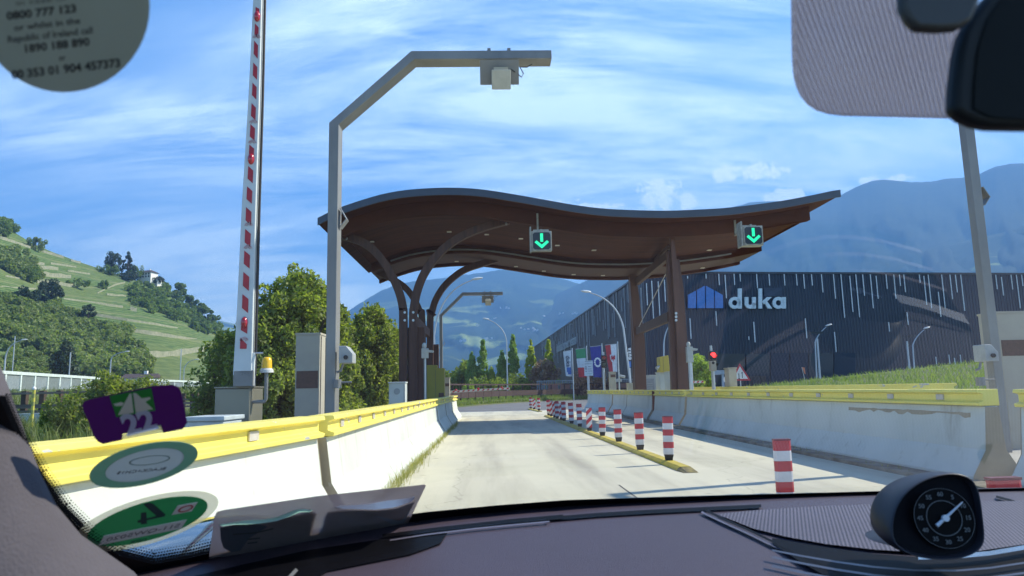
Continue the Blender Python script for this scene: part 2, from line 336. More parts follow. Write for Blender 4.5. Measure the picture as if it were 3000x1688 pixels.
# bank on the right
pts = []
for k in range(26000):
    x = 16+r_.rand()*52; y = 36+r_.rand()**1.3*20; u = (x-15.5)/54.5; v = (y-34)/26; e = min(1, min(u, 1-u)*12)*min(1, v*4)
    pts.append((x, y, -.04+e*(.5+2.1*min(1, u*2.2)*min(1, v*1.3))))
gblades('grass', pts, .15, .5, .05, m_blade2, 'tall bright green grass on the bank behind the yellow rails', 5)
pts = []
for k in range(22000):
    y = 8+r_.rand()**1.5*26; x = -4.6-r_.rand()*(4+y*.85)*1.0; pts.append((x, y, .3 if y > 13 else .1))
gblades('grass', pts, .15, .6, .022, m_blade, 'rough green grass behind the near yellow guard rail', 6)
pts = [(-45+r_.rand()*100, 76+r_.rand()*5, .1+.3*r_.rand()) for k in range(7000)]
gblades('grass', pts, .2, .5, .07, m_blade2, 'strip of grass under the brown guard rail at the bend', 7)
pts = [(-70+r_.rand()*50, 44+r_.rand()*20, 0) for k in range(9000)]
pts = [(x, y, .28+1.9*min(1, (y-44)/36*1.5)) for x, y, z in pts]
gblades('grass', pts, .25, .7, .06, m_blade, 'grass on the slope below the pale parapet', 8)

# ------------------------------------------------------------ vineyard hill
ridge = [(-300, 520), (-100, 600), (0, 655), (93, 712), (155, 739), (233, 768), (295, 788), (373, 812), (440, 838), (500, 868), (560, 912), (620, 955), (680, 1000), (760, 1055), (850, 1110), (980, 1140)]
HX = [p[0] for p in ridge]; HY = [p[1] for p in ridge]
def hill_t(px, py):
    yr = interp(HX, HY, px); yb = 1172-.022*px+6; return (yb-py)/(yb-yr)
def hill_D(px, t):
    Dr = 600+.25*(px-300)*.3; return 235+(Dr-235)*(.15*t+.85*t*t) if t < 1 else Dr
def hill_p(px, py): t = max(0., min(1., hill_t(px, py))); return at_d(px, py, hill_D(px, t))
m = bpy.data.materials.new('vineyard'); m.use_nodes = True; t = m.node_tree; bs = t.nodes['Principled BSDF']; bs.inputs['Roughness'].default_value = .95; bs.inputs['Specular IOR Level'].default_value = .1
g = N(t, 'ShaderNodeTexCoord'); s_ = N(t, 'ShaderNodeSeparateXYZ'); t.links.new(g.outputs['Object'], s_.inputs[0])
no = N(t, 'ShaderNodeTexNoise', inputs={'Scale': .012, 'Detail': 6, 'Roughness': .6}); t.links.new(g.outputs['Object'], no.inputs[0])
no2 = N(t, 'ShaderNodeTexNoise', inputs={'Scale': .25, 'Detail': 5}); t.links.new(g.outputs['Object'], no2.inputs[0])
hgt = math_(t, 'ADD', s_.outputs[2], math_(t, 'MULTIPLY', no.outputs[0], 14))
rows = math_(t, 'SINE', math_(t, 'MULTIPLY', hgt, 3.6)); rows = ramp(t, math_(t, 'ADD', math_(t, 'MULTIPLY', rows, .5), .5), .2, .8)
ter = math_(t, 'SINE', math_(t, 'MULTIPLY', hgt, .52)); ter = ramp(t, ter, .80, .99)
gr = mixc(t, rows, (.055, .105, .028, 1), (.135, .185, .060, 1)); gr = mixc(t, ramp(t, no.outputs[0], .46, .66), gr, (.14, .17, .06, 1))
gr = mixc(t, math_(t, 'MULTIPLY', ramp(t, no2.outputs[0], .42, .62), .45), gr, (.05, .085, .025, 1))
gr = mixc(t, math_(t, 'MULTIPLY', ter, .35), gr, (.22, .22, .11, 1)); t.links.new(gr, bs.inputs['Base Color'])
P = []
for i in range(90):
    px = -300+i*1280/89; row = []
    for j in range(47):
        tt = j/40; yr = interp(HX, HY, px); yb = 1172-.022*px+6
        if tt <= 1:
            p = at_d(px, yb-(yb-yr)*tt, hill_D(px, tt))
            if 0 < tt < 1: p.z += 1.6*fnoise(p.x*.02, p.y*.02, 2)*min(1, (1-tt)*5)
        else:
            p = at_d(px, yr, hill_D(px, 1)); k = (tt-1)*40; p = p+Vector((p.x, p.y, 0)).normalized()*k*22; p.z -= k*k*2.2+k*2
        row.append(p)
    P.append(row)
hill = struct(grid_mesh('vineyard_hill', P, m))
# stone terrace walls following the slope
m_wall = M('dry_stone', (.32, .31, .22), .95, c2=(.17, .19, .11), scale=.6, detail=8, lo=.3, hi=.7)
def C0(x, y): return (x*.31056, 600+y*.31056)
for pl, h in (([(0, 315), (140, 360), (290, 412)], 2.6), ([(370, 435), (480, 470), (600, 505)], 2.6), ([(670, 530), (760, 553)], 2.4), ([(220, 562), (350, 590), (550, 608)], 2.4), ([(270, 540), (420, 560)], 1.2),
    ([(285, 648), (430, 668), (670, 692)], 3.6), ([(50, 682), (120, 695), (195, 708)], 1.6), ([(350, 735), (500, 745), (690, 772)], 2.6), ([(640, 622), (850, 655)], 1.0), ([(480, 552), (720, 590)], 1.0),
    ([(1010, 852), (1100, 862), (1190, 866)], 1.7), ([(920, 838), (1000, 800), (1090, 757), (1180, 737)], 1.3), ([(600, 892), (900, 925), (1160, 962)], 1.0), ([(890, 1028), (1080, 1062), (1280, 1098), (1480, 1130), (1680, 1166)], 1.0),
    ([(700, 1020), (850, 1085), (1000, 1135), (1150, 1165), (1300, 1190), (1480, 1216), (1650, 1242), (1860, 1277)], 1.3), ([(1380, 1432), (1550, 1418), (1700, 1402), (1900, 1372), (2070, 1342)], 3.0), ([(780, 722), (830, 745)], 1.2), ([(0, 782), (170, 790), (340, 802)], 1.2), ([(1230, 985), (1290, 1000)], 3)):
    pts = []
    for k in range(len(pl)-1):
        for q in range(5): f = q/5; pts.append((pl[k][0]*(1-f)+pl[k+1][0]*f, pl[k][1]*(1-f)+pl[k+1][1]*f))
    pts.append(pl[-1]); b = MB(); vs = []
    for (x, y) in pts:
        px, py = C0(x, y); p = hill_p(px, py); d = Vector((p.x, p.y, 0)).normalized(); hh = h*.5*(.75+.5*rnd.random())
        for dd, dz in ((-1.4, -2), (-1.4, hh), (1.6, hh), (1.6, -2)): vs.append(p+d*dd+Vector((0, 0, dz)))
    n = len(pts); b.add(vs, [(i*4+k, i*4+(k+1) % 4, (i+1)*4+(k+1) % 4, (i+1)*4+k) for i in range(n-1) for k in range(4)]+[(3, 2, 1, 0), tuple(4*n-4+k for k in range(4))]); b.build('terrace_wall', m_wall, hill)

# ------------------------------------------------------------ leaf clouds
def leaf_mesh(name, centres, radii, per, size, mat, seed=1, flat=.0, shell=.55, up=.0):
    """leaf-sized faces scattered in clumps"""
    r = np.random.RandomState(seed); C = np.repeat(np.array(centres, float), per, axis=0); Rr = np.repeat(np.array(radii, float), per, axis=0); n = len(C)
    d = r.normal(size=(n, 3)); d /= np.linalg.norm(d, axis=1)[:, None]; rad = r.uniform(shell, 1, n)[:, None]**.7; p = C+d*rad*Rr
    nrm = d*.6+r.normal(size=(n, 3))*.7; nrm[:, 2] += up; nrm /= np.linalg.norm(nrm, axis=1)[:, None]
    a = np.cross(nrm, r.normal(size=(n, 3))); a /= np.linalg.norm(a, axis=1)[:, None]; bb = np.cross(nrm, a)
    s = size*r.uniform(.6, 1.3, n)[:, None]; L = .5
    v = np.stack([p-a*s, p-bb*s*L, p+a*s, p+bb*s*L], axis=1)
    me = bpy.data.meshes.new(name); me.vertices.add(4*n); me.vertices.foreach_set('co', v.reshape(-1)); me.loops.add(4*n); me.loops.foreach_set('vertex_index', np.arange(4*n)); me.polygons.add(n)
    me.polygons.foreach_set('loop_start', np.arange(n)*4); me.polygons.foreach_set('loop_total', np.full(n, 4)); me.materials.append(mat); me.update(calc_edges=True); me.validate(); return me
def crown_clumps(c, r, n, cr, seed, shape=None, bias=.35):
    rr = random.Random(seed); out = []; rad = []
    while len(out) < n:
        v = Vector((rr.uniform(-1, 1), rr.uniform(-1, 1), rr.uniform(-1, 1)))
        if v.length > 1 or v.length < bias*rr.random()*2: continue
        k = shape(v.z) if shape else 1
        out.append((c[0]+v.x*r[0]*k, c[1]+v.y*r[1]*k, c[2]+v.z*r[2])); q = cr*rr.uniform(.55, 1.25); rad.append((q*.8, q*.8, q*1.15))
    return out, rad
m_wood = leafmat('wood_leaves', (.075, .125, .035), (.19, .25, .075), .05, .45)
m_wood2 = leafmat('scrub_leaves', (.12, .17, .045), (.24, .28, .10), .05, .4)
m_wood3 = leafmat('mixed_wood_leaves', (.075, .12, .035), (.27, .31, .11), .035, .45)
m_dark = leafmat('dark_leaves', (.02, .045, .022), (.055, .085, .032), .1, .2)
m_bark = M('bark', (.10, .075, .05), .9, c2=(.05, .04, .03), scale=3)
def inpoly(x, y, poly):
    c = False; n = len(poly)
    for i in range(n):
        x0, y0 = poly[i]; x1, y1 = poly[i-1]
        if (y0 > y) != (y1 > y) and x < (x1-x0)*(y-y0)/(y1-y0)+x0: c = not c
    return c
def wood(name, poly, n, rmin, rmax, mat, label, seed, per=110, size=.8):
    rr = random.Random(seed); poly = [C0(*p) for p in poly]; xs = [p[0] for p in poly]; ys = [p[1] for p in poly]; cs = []; rs = []; k = 0
    while k < n:
        x = rr.uniform(min(xs), max(xs)); y = rr.uniform(min(ys), max(ys))
        if not inpoly(x, y, poly): continue
        p = hill_p(x, y); q = rr.uniform(rmin, rmax); k += 1
        for _ in range(4):
            cs.append((p.x+rr.gauss(0, q*.5), p.y+rr.gauss(0, q*.5), p.z+q*.6+rr.uniform(-.4, .6)*q)); w = q*rr.uniform(.45, .75); rs.append((w, w, w))
    o = bpy.data.objects.new(name, leaf_mesh(name, cs, rs, per, size, mat, seed)); col.objects.link(o); return tag(o, label, 'wood', kind='stuff')
wood('woodland', [(1200, 840), (1290, 770), (1500, 760), (1700, 770), (1760, 880), (1860, 930), (2000, 1010), (2060, 1150), (2150, 1220), (2100, 1320), (1980, 1260), (1850, 1200), (1700, 1110), (1500, 1030), (1330, 1000), (1230, 960)], 190, 2.0, 3.8, m_wood, 'dense wood covering the shoulder of the vineyard hill below the farmhouse', 11)
wood('woodland', [(-60, 870), (120, 900), (330, 930), (560, 960), (760, 1090), (1000, 1170), (1180, 1200), (1300, 1330), (1380, 1430), (1400, 1640), (900, 1700), (700, 1560), (450, 1400), (200, 1330), (-60, 1180)], 420, 1.3, 3.0, m_wood3, 'dense mixed wood on the lower slope of the vineyard hill', 12, 95, .7)
wood('woodland', [(-60, 1340), (100, 1260), (330, 1400), (640, 1560), (740, 1660), (-60, 1700)], 60, 1.2, 2.0, m_wood2, 'pale scrub on the mown slope at the foot of the vineyard hill', 13, 80, .4)
wood('woodland', [(0, 470), (200, 470), (280, 620), (330, 720), (200, 730), (0, 610)], 34, 2.2, 4.5, m_wood2, 'open scrub between the upper terraces of the vineyard hill', 14)
wood('woodland', [(-60, 170), (40, 180), (140, 260), (150, 290), (-60, 290)], 18, 3, 4.5, m_wood, 'clump of trees on the hilltop at the edge of the sky', 15)
def leaf_tree(name, base, h, r, z0, n, cr, per, size, mat, label, cat='tree', group=None, seed=1, shape=None, trunk=.15, limbs=6, bias=.35, trunk_mat=None):
    """trunk with limbs reaching into a crown of leaf clumps"""
    t = thing(name, base, label, cat, group); c = (base[0], base[1], base[2]+(z0+h)/2)
    cs, rs = crown_clumps(c, (r[0], r[1], (h-z0)/2), n, cr, seed, shape, bias)
    me = leaf_mesh('crown', [tuple(Vector(q)-Vector(base)) for q in cs], rs, per, size, mat, seed); o = bpy.data.objects.new('crown', me); col.objects.link(o); o.parent = t
    b = MB(); B = Vector(base); rr = random.Random(seed); top = B+Vector((0, 0, z0+(h-z0)*.75)); b.tube([B-Vector((0, 0, .3)), B+Vector((0, 0, (z0+h)*.3)), top], [trunk, trunk*.75, trunk*.2], 8)
    for k in range(limbs):
        q = Vector(cs[rr.randrange(len(cs))]); s = B+Vector((0, 0, z0*.6+(h-z0)*.25*rr.random())); b.tube([s, s.lerp(q, .5)+Vector((0, 0, .1*h*rr.random())), q], [trunk*.45, trunk*.28, trunk*.08], 5)
    b.build('trunk', trunk_mat or m_bark, t, smooth=True); return t
cone = lambda z: max(.12, (1-z)*.62)
spire = lambda z: 1.0 if z < -.1 else max(.16, (1-(z+.1)/1.1)**.75)
def hb(x, y): return hill_p(*C0(x, y))
p = hb(1065, 640); leaf_tree('broadleaf_tree', p, 15.5, (5.6, 5.6), 1, 44, 1.9, 90, .5, m_dark, 'tall dark round tree left of the fir on the hill ridge', seed=21, trunk=.6)
p = hb(1200, 700); leaf_tree('fir_tree', p, 21, (7.5, 7.5), 1.0, 70, 1.0, 90, .42, m_dark, 'dark pointed fir beside the farmhouse on the hill ridge', seed=22, shape=cone, trunk=.5)
p = hb(1275, 715); leaf_tree('broadleaf_tree', p, 12, (6, 6), 1, 36, 1.9, 80, .5, m_wood, 'mid green round tree between the fir and the farmhouse', seed=23, trunk=.5)
p = hb(1210, 725); leaf_tree('broadleaf_tree', p, 7, (5, 4), .5, 24, 1.5, 80, .5, m_dark, 'low dark tree in front of the fir on the hill', seed=24, trunk=.4)
p = hb(1030, 660); leaf_tree('shrub', p, 7, (9, 5), .5, 24, 2, 80, .6, m_wood, 'row of green scrub under the tall dark round tree', 'shrub', seed=25, trunk=.3)
p = hb(1420, 752); leaf_tree('shrub', p, 6, (10, 5), .5, 26, 2, 80, .6, m_dark, 'dark shrubs in front of the white farmhouse', 'shrub', seed=26, trunk=.3)
p = hb(450, 940); leaf_tree('broadleaf_tree', p, 11, (6, 5.5), .6, 50, 1.5, 90, .5, m_dark, 'large dark spreading tree in the middle of the vineyard terraces', seed=27, trunk=.5)
p = hb(230, 920); leaf_tree('broadleaf_tree', p, 6, (6, 5), .5, 22, 1.6, 80, .6, m_dark, 'low dark round tree left of the large spreading tree', seed=28, trunk=.3)
p = hb(825, 1110); leaf_tree('broadleaf_tree', p, 8, (3.1, 3), 2.0, 26, .9, 90, .35, m_dark, 'small dark tree with bare trunk standing alone between vineyards', seed=29, trunk=.35)
p = hb(975, 800); leaf_tree('shrub', p, 6, (3, 3), .5, 14, 1.2, 70, .5, m_wood, 'single bush at the foot of the slanting vineyard path', 'shrub', seed=30, trunk=.2)
p = hb(335, 430); leaf_tree('shrub', p, 8, (7, 4), .3, 22, 1.9, 70, .6, m_wood2, 'bush on the uppermost terrace wall', 'shrub', seed=31, trunk=.2)
p = hb(730, 785); leaf_tree('shrub', p, 4.5, (8, 4), .3, 20, 1.5, 70, .5, m_wood, 'flat dark bush beside the middle terrace wall', 'shrub', seed=32, trunk=.2)
p = hb(270, 730); leaf_tree('shrub', p, 7, (8, 4), .3, 24, 1.8, 70, .5, m_wood, 'wide bush above the large spreading tree', 'shrub', seed=33, trunk=.2)
p = hb(1640, 1095); leaf_tree('shrub', p, 5.5, (5, 4), .3, 20, 1.5, 70, .5, m_wood, 'round bush at the lower edge of the hill wood', 'shrub', seed=34, trunk=.2)
p = hb(1840, 1200); leaf_tree('shrub', p, 6, (4, 4), .3, 18, 1.5, 70, .5, m_wood, 'green bush above the end of the long vineyard path', 'shrub', seed=35, trunk=.2)
p = hb(60, 1445); leaf_tree('fir_tree', Vector((-98, 168, 0)), 15, (6, 6), .5, 60, 1.3, 90, .45, m_dark, 'dark fir standing at the foot of the hill beside a lamp post', seed=36, shape=cone, trunk=.3)
# farmhouse on the ridge
m_plaster = M('white_plaster', (.78, .76, .70), .8, c2=(.68, .66, .6), scale=.5)
m_roof = M('roof_tiles', (.085, .055, .045), .85, c2=(.05, .04, .04), scale=1.2)
m_glassd = M('dark_window', (.02, .025, .03), .15)
def house(base, w, d, h, rh, label, rot, hip=False, name='farmhouse', wins=4, group=None, mat=None):
    t = thing(name, (0, 0, 0), label, 'house', group); b = MB(); b.bx(-w/2, w/2, -d/2, d/2, -4, h); b.build('wall', mat or m_plaster, t)
    b = MB(); o = .9; pl = [(-w/2-o, -d/2-o, h), (-w/2-o, d/2+o, h), (-w/2-o*(0 if hip else 1)+(w*.2 if hip else 0), 0, h+rh)]
    if hip: b.add([(-w/2-o, -d/2-o, h), (w/2+o, -d/2-o, h), (w/2+o, d/2+o, h), (-w/2-o, d/2+o, h), (-w/4, 0, h+rh), (w/4, 0, h+rh)], [(0, 1, 5, 4), (1, 2, 5), (2, 3, 4, 5), (3, 0, 4), (3, 2, 1, 0)])
    else: b.prism(pl, (w+2*o, 0, 0))
    rf = b.build('roof', m_roof, t); b = MB(); b.bx(w*.1, w*.1+.9, -.5, .4, h+rh*.3, h+rh+.8); b.build('chimney', mat or m_plaster, rf)
    for k in range(wins):
        for z in ((h*.62, h*.2) if h > 4 else (h*.45,)):
            b = MB(); x = -w/2+(k+.7)*w/(wins+.4); b.bx(x-.6, x+.6, -d/2-.06, -d/2+.05, z, z+1.3); b.build('window', m_glassd, t)
    t.location = base; t.rotation_euler = (0, 0, R(rot)); return t
p = hb(1395, 735); house(p+Vector((0, 0, 2.5)), 11, 8, 5.0, 2.2, 'white farmhouse with a dark roof on the hill ridge', -14, True)
p = hb(1465, 765); house(p+Vector((0, 0, 2)), 9, 7, 3.0, 1.6, 'low annex with overhanging dark roof stepping down from the farmhouse', -14, False, 'farm_building', 2)

# ------------------------------------------------------------ mountains
def mountain_mat(name, c, c2, meadow, lo, hi, scale):
    m = bpy.data.materials.new(name); m.use_nodes = True; t = m.node_tree; bs = t.nodes['Principled BSDF']; bs.inputs['Roughness'].default_value = 1; bs.inputs['Specular IOR Level'].default_value = .05
    g = N(t, 'ShaderNodeTexCoord'); no = N(t, 'ShaderNodeTexNoise', inputs={'Scale': scale, 'Detail': 7, 'Roughness': .5, 'Distortion': .4})
    mp = N(t, 'ShaderNodeMapping'); mp.inputs['Scale'].default_value = (.45, .45, 1.5); t.links.new(g.outputs['Object'], mp.inputs[0]); t.links.new(mp.outputs[0], no.inputs[0])
    n2 = N(t, 'ShaderNodeTexNoise', inputs={'Scale': .012, 'Detail': 7, 'Roughness': .7}); t.links.new(g.outputs['Object'], n2.inputs[0])
    s_ = N(t, 'ShaderNodeSeparateXYZ'); t.links.new(g.outputs['Object'], s_.inputs[0])
    low = ramp(t, math_(t, 'DIVIDE', s_.outputs[2], 1000), .45, .95, (1, 1, 1, 1), (0, 0, 0, 1)) if meadow else 0.0
    base = mixc(t, ramp(t, n2.outputs[0], .35, .65), c+(1,), c2+(1,))
    f = math_(t, 'MULTIPLY', ramp(t, no.outputs[0], lo, hi), low) if meadow else 0.0
    t.links.new(mixc(t, f, base, (.24, .30, .09, 1)), bs.inputs['Base Color']); return m
mm1 = mountain_mat('forest_and_meadow', (.016, .035, .018), (.035, .055, .026), True, .545, .60, .0042)
mm2 = mountain_mat('mountain_forest', (.018, .034, .022), (.036, .05, .03), False, .5, .6, .003)
mm3 = mountain_mat('spur_forest', (.02, .038, .018), (.045, .062, .026), True, .58, .64, .0060)
def mountain(name, rdg, Dr, Db, mat, seed, rows=46, ybase=1150, amp=60, cols=None):
    xs = [p[0] for p in rdg]; ys = [p[1] for p in rdg]; n = cols or int((xs[-1]-xs[0])/7); P = []
    for i in range(n+1):
        px = xs[0]+(xs[-1]-xs[0])*i/n; yr = interp(xs, ys, px)+1.6*fnoise(px*.08, 0, seed); row = []; yb = ybase
        for j in range(rows+8):
            tt = j/rows
            if tt <= 1:
                D = Db+(Dr-Db)*tt**1.15; D += amp*7*fnoise(px*.006+tt*1.5, tt*3.5, seed)*math.sin(math.pi*tt)
                p = at_d(px, yb-(yb-yr)*tt, D); p.z += amp*.3*fnoise(px*.014-tt*2, tt*7, seed+1)*math.sin(math.pi*tt)
            else:
                p = at_d(px, yr, Dr); k = (tt-1)*rows; p = p+Vector((p.x, p.y, 0)).normalized()*k*Dr*.03; p.z -= k*Dr*.012
            row.append(p)
        P.append(row)
    return struct(grid_mesh(name, P, mat)), (xs, ys)
mtA, _ = mountain('mountain', [(300, 1010), (620, 935), (700, 952), (900, 960), (1000, 925), (1055, 888), (1117, 851), (1180, 829), (1304, 814), (1397, 801), (1478, 790), (1560, 800), (1640, 815), (1760, 850), (1900, 900), (2100, 980)], 6400, 2600, mm1, 3)
mtB, _ = mountain('mountain', [(1230, 1120), (1340, 1040), (1500, 914), (1578, 889), (1656, 850), (1720, 822), (1850, 740), (2000, 660), (2138, 608), (2200, 594), (2246, 589), (2330, 592), (2400, 590), (2464, 571), (2511, 546), (2557, 529), (2594, 526), (2666, 534), (2728, 533), (2775, 523), (2855, 518), (2883, 503), (2914, 490), (2961, 479), (3000, 479), (3150, 440), (3400, 420)], 5600, 2200, mm2, 5, 56)
mtC, _ = mountain('mountain', [(2330, 1100), (2430, 860), (2500, 800), (2573, 767), (2666, 748), (2728, 729), (2821, 708), (2945, 680), (3000, 664), (3150, 630), (3400, 600)], 4300, 2500, mm3, 8, 40)
# villages on the slopes: small pale houses, a few pixels each
m_far = M('far_house', (.8, .78, .72), .8)
from mathutils.bvhtree import BVHTree
bvhs = []
for o in (mtA, mtB): bvhs.append(BVHTree.FromPolygons([v.co.copy() for v in o.data.vertices], [tuple(p.vertices) for p in o.data.polygons]))
fh = None; spots = [(1412, 873), (1420, 876), (1444, 876), (1448, 935), (1452, 933), (1400, 955), (1398, 952), (1526, 963), (1537, 968), (1548, 966), (1562, 963), (1563, 971), (1566, 968), (1572, 970), (1575, 968), (1640, 921), (1650, 919), (1678, 921), (1685, 919), (1690, 921), (1350, 1001), (1358, 998), (1362, 999), (1421, 994), (1425, 997), (1427, 993), (1441, 993), (1594, 928), (1484, 903), (1491, 905), (1468, 903)]
for k, (x, y) in enumerate(spots):
    best = None
    for bv in bvhs:
        h = bv.ray_cast(CAM, rayd(x, y))
        if h[0] is not None and (best is None or h[3] < best[1]): best = (h[0], h[3])
    if best is None: continue
    if fh is None:
        b = MB(); b.bx(-6, 6, -5, 5, -4, 7); b.prism([(-7, -6, 7), (7, -6, 7), (0, -6, 11)], (0, 12, 0)); fh = b.build('village_house', m_far); o = fh
    else: o = fh.copy(); col.objects.link(o)
    tag(o, 'tiny white house of the villages on the far mountain slope', 'house', 'houses scattered on the far mountain slope'); o.location = best[0]; o.rotation_euler = (0, 0, rnd.uniform(-.6, .6)); s = rnd.uniform(.7, 1.3); o.scale = (s, s, s)

# ------------------------------------------------------------ the air
b = MB(); b.bx(-7500, 7500, -150, 8600, -1.6, 2300); hz_o = b.build('haze', M('haze_air', (1, 1, 1))); hz_o['kind'] = 'stuff'; tag(hz_o, 'blue haze filling the valley air', 'haze')
m = bpy.data.materials.new('air'); m.use_nodes = True; t = m.node_tree; t.nodes.clear(); o = N(t, 'ShaderNodeOutputMaterial'); v = N(t, 'ShaderNodeVolumePrincipled')
v.inputs['Color'].default_value = (.20, .48, 1, 1); v.inputs['Density'].default_value = 1.9e-4; v.inputs['Anisotropy'].default_value = 0.1; t.links.new(v.outputs[0], o.inputs['Volume']); hz_o.data.materials.clear(); hz_o.data.materials.append(m)
# ============================================================ TOLL STATION
m_bar = M('painted_concrete', (.60, .62, .56), .75, c2=(.50, .52, .46), scale=.9, detail=9, bump=.12, bscale=14, lo=.42, hi=.8)
def add_stains(m, col_, lo, hi, scale, stretch):
    t = m.node_tree; b = bsdf(m); l = b.inputs['Base Color'].links[0]; src = l.from_socket; tcn = N(t, 'ShaderNodeTexCoord'); mp = N(t, 'ShaderNodeMapping'); mp.inputs['Scale'].default_value = stretch
    t.links.new(tcn.outputs['Object'], mp.inputs[0]); no = N(t, 'ShaderNodeTexNoise', inputs={'Scale': scale, 'Detail': 9, 'Roughness': .65}); t.links.new(mp.outputs[0], no.inputs[0])
    t.links.new(mixc(t, ramp(t, no.outputs[0], lo, hi), src, col_+(1,)), b.inputs['Base Color']); return m
add_stains(m_bar, (.42, .41, .35), .57, .72, 1.6, (1, 1, .35)); add_stains(m_bar, (.36, .34, .28), .60, .72, 5.0, (1, 1, .12))
m_yel = M('yellow_rail_paint', (.88, .76, .16), .5, c2=(.80, .67, .13), scale=1.5, detail=6)
add_stains(m_yel, (.45, .45, .44), .63, .645, 2.6, (.6, .6, 2.2))
m_yelk = M('yellow_kerb_paint', (.62, .48, .06), .7, c2=(.40, .32, .07), scale=3, detail=8)
m_refl = M('reflector_block', (.55, .52, .47), .35, c2=(.45, .42, .38), scale=9)
m_gap = M('raw_concrete', (.42, .36, .25), .9, c2=(.32, .27, .19), scale=1.5)
m_black = M('black_rubber', (.02, .02, .02), .6)
def barrier(a, c, h, inward, label, group, rail_h=.20, nref=2.0, name='crash_barrier', first=.6, w=.62, refl=True):
    """concrete safety barrier from a to c (x, y of its road-side foot); inward = unit normal towards the road; yellow channel rail on top"""
    A, B = Vector((a[0], a[1], 0)), Vector((c[0], c[1], 0)); L = (B-A).length; d = (B-A).normalized(); n = Vector((inward[0], inward[1], 0)); n = (n-d*n.dot(d)).normalized()
    t = thing(name, A, label, 'crash barrier', group); hc = h-rail_h
    P = [(0, -.25), (0, .08), (-.185, .38), (-.24, hc), (-.24-.16, hc), (-w+.185, .38), (-w, .08), (-w, -.25)]
    b = MB(); b.prism([A+n*x+Vector((0, 0, z)) for x, z in P], d*L); bo_ = fix_normals(b.build('concrete_body', m_bar, t, bevel=.012))
    for e_, s_ in ((A, -1), (B, 1)): b = MB(); b.prism([e_+d*s_*.003+n*(x*.985-.004)+Vector((0, 0, z*.99)) for x, z in P], d*s_*.006); fix_normals(b.build('end_face', m_gap, bo_))
    # channel: top lip, recessed web, bottom lip, flat back
    z0, z1 = hc+.006, h; q = [(-.175, z0), (-.165, z0+.035), (-.215, z0+.052), (-.228, z0+.06), (-.228, z1-.06), (-.215, z1-.052), (-.165, z1-.037), (-.175, z1), (-.42, z1), (-.42, z0)]
    b = MB(); b.prism([A+n*x+Vector((0, 0, z)) for x, z in q], d*L); r = fix_normals(b.build('yellow_rail', m_yel, t, bevel=.006))
    if refl:
        k = first
        while k < L-.3:
            p = A+d*k+n*(-.219); b = MB(); rot = Matrix((d, n, Vector((0, 0, 1)))).transposed(); b.box(p+Vector((0, 0, (z0+z1)/2)), (.15, .014, z1-z0-.125), rot); b.build('reflector', m_refl, r); k += nref
    return t
GL, GR = 'barriers on the left of the lane', 'barriers on the right of the lane'
barrier((-1.36, 6.70), (-2.10, 1.6), 1.0, (1, 0), 'near white concrete barrier angled away under the car stickers, yellow rail on top', GL, first=1.3, nref=2.2)
barrier((-1.30, 6.85), (-1.30, 20.6), 1.0, (1, 0), 'long white barrier beside the lane, starting at the grey gap below the gantry post', GL, nref=1.0)
barrier((-1.30, 20.85), (-1.30, 24.6), 1.0, (1, 0), 'short bluish barrier length right after the long one on the left', GL, nref=1.0)
barrier((-1.30, 24.85), (-1.30, 28.4), 1.0, (1, 0), 'second last barrier length of the left row', GL, nref=1.0)
barrier((-1.30, 28.65), (-1.30, 33.0), 1.0, (1, 0), 'last barrier length of the left row at the end of the lane', GL, nref=1.0)
barrier((5.62, 8.35), (5.62, 21.2), 1.085, (-1, 0), 'long scuffed barrier right of the lane with flaking paint under its yellow rail', GR, nref=1.15, first=.8)
barrier((5.62, 3.2), (5.62, 7.78), 1.085, (-1, 0), 'nearest barrier on the right, between the gantry post and the car', GR, nref=1.6)
barrier((5.64, 21.5), (5.70, 25.7), 1.085, (-1, 0), 'barrier length behind the long scuffed one, before the rusty gap', GR, nref=.9)
barrier((5.72, 26.2), (5.76, 31.2), 1.085, (-1, 0), w=.5, label='barrier length just past the rusty gap on the right', group=GR, nref=.9)
barrier((5.77, 31.35), (5.80, 35.0), 1.085, (-1, 0), w=.5, label='second last barrier length of the right row', group=GR, nref=.9)
barrier((5.80, 35.3), (5.45, 41.5), 1.085, (-1, 0), 'last barrier length of the right row, turning out at the lane end', GR, nref=.9)
barrier((8.35, 24.5), (8.35, 12.3), 1.15, (1, 0), 'nearer yellow topped barrier behind the right island', 'barriers of the next lane', first=1.0, nref=2.4)
barrier((8.40, 41), (8.38, 25.0), 1.15, (1, 0), 'farther yellow topped barrier behind the right island', 'barriers of the next lane', first=1.0, nref=2.4)
# flaked paint band on the long right barrier: the bare concrete shows where paint came off
b = MB(); top = []; bot = []; y = 8.6
while y < 11.6: top.append((5.873-.0035, y, .80+.01*rnd.random())); bot.append((5.86, y, .745+.04*rnd.random()-.02*(rnd.random() < .3))); y += .11
n = len(top)
def faceX(z): return 5.62+.185+(.24-.185)*(z-.38)/(.885-.38)
vs = [(faceX(z)-.004, y, z) for _, y, z in top]+[(faceX(z)-.004, y, z) for _, y, z in bot]
b.add(vs, [(i, i+1, n+i+1, n+i) for i in range(n-1)]); o = b.build('flaked_paint', m_gap, bpy.data.objects['crash_barrier.005'])
# rust streak in the gap of the right row
m_rust = M('rust', (.20, .05, .02), .8, c2=(.10, .03, .02), scale=20)
t = thing('rusty_post', (5.97, 25.95, 0), 'short rusty post in the gap of the right barrier row', 'post'); b = MB(); b.bx(5.90, 6.02, 25.9, 26.0, 0, 1.05); b.bx(5.86, 6.06, 25.86, 26.04, 0, .02); b.build('steel_stub', m_rust, t)
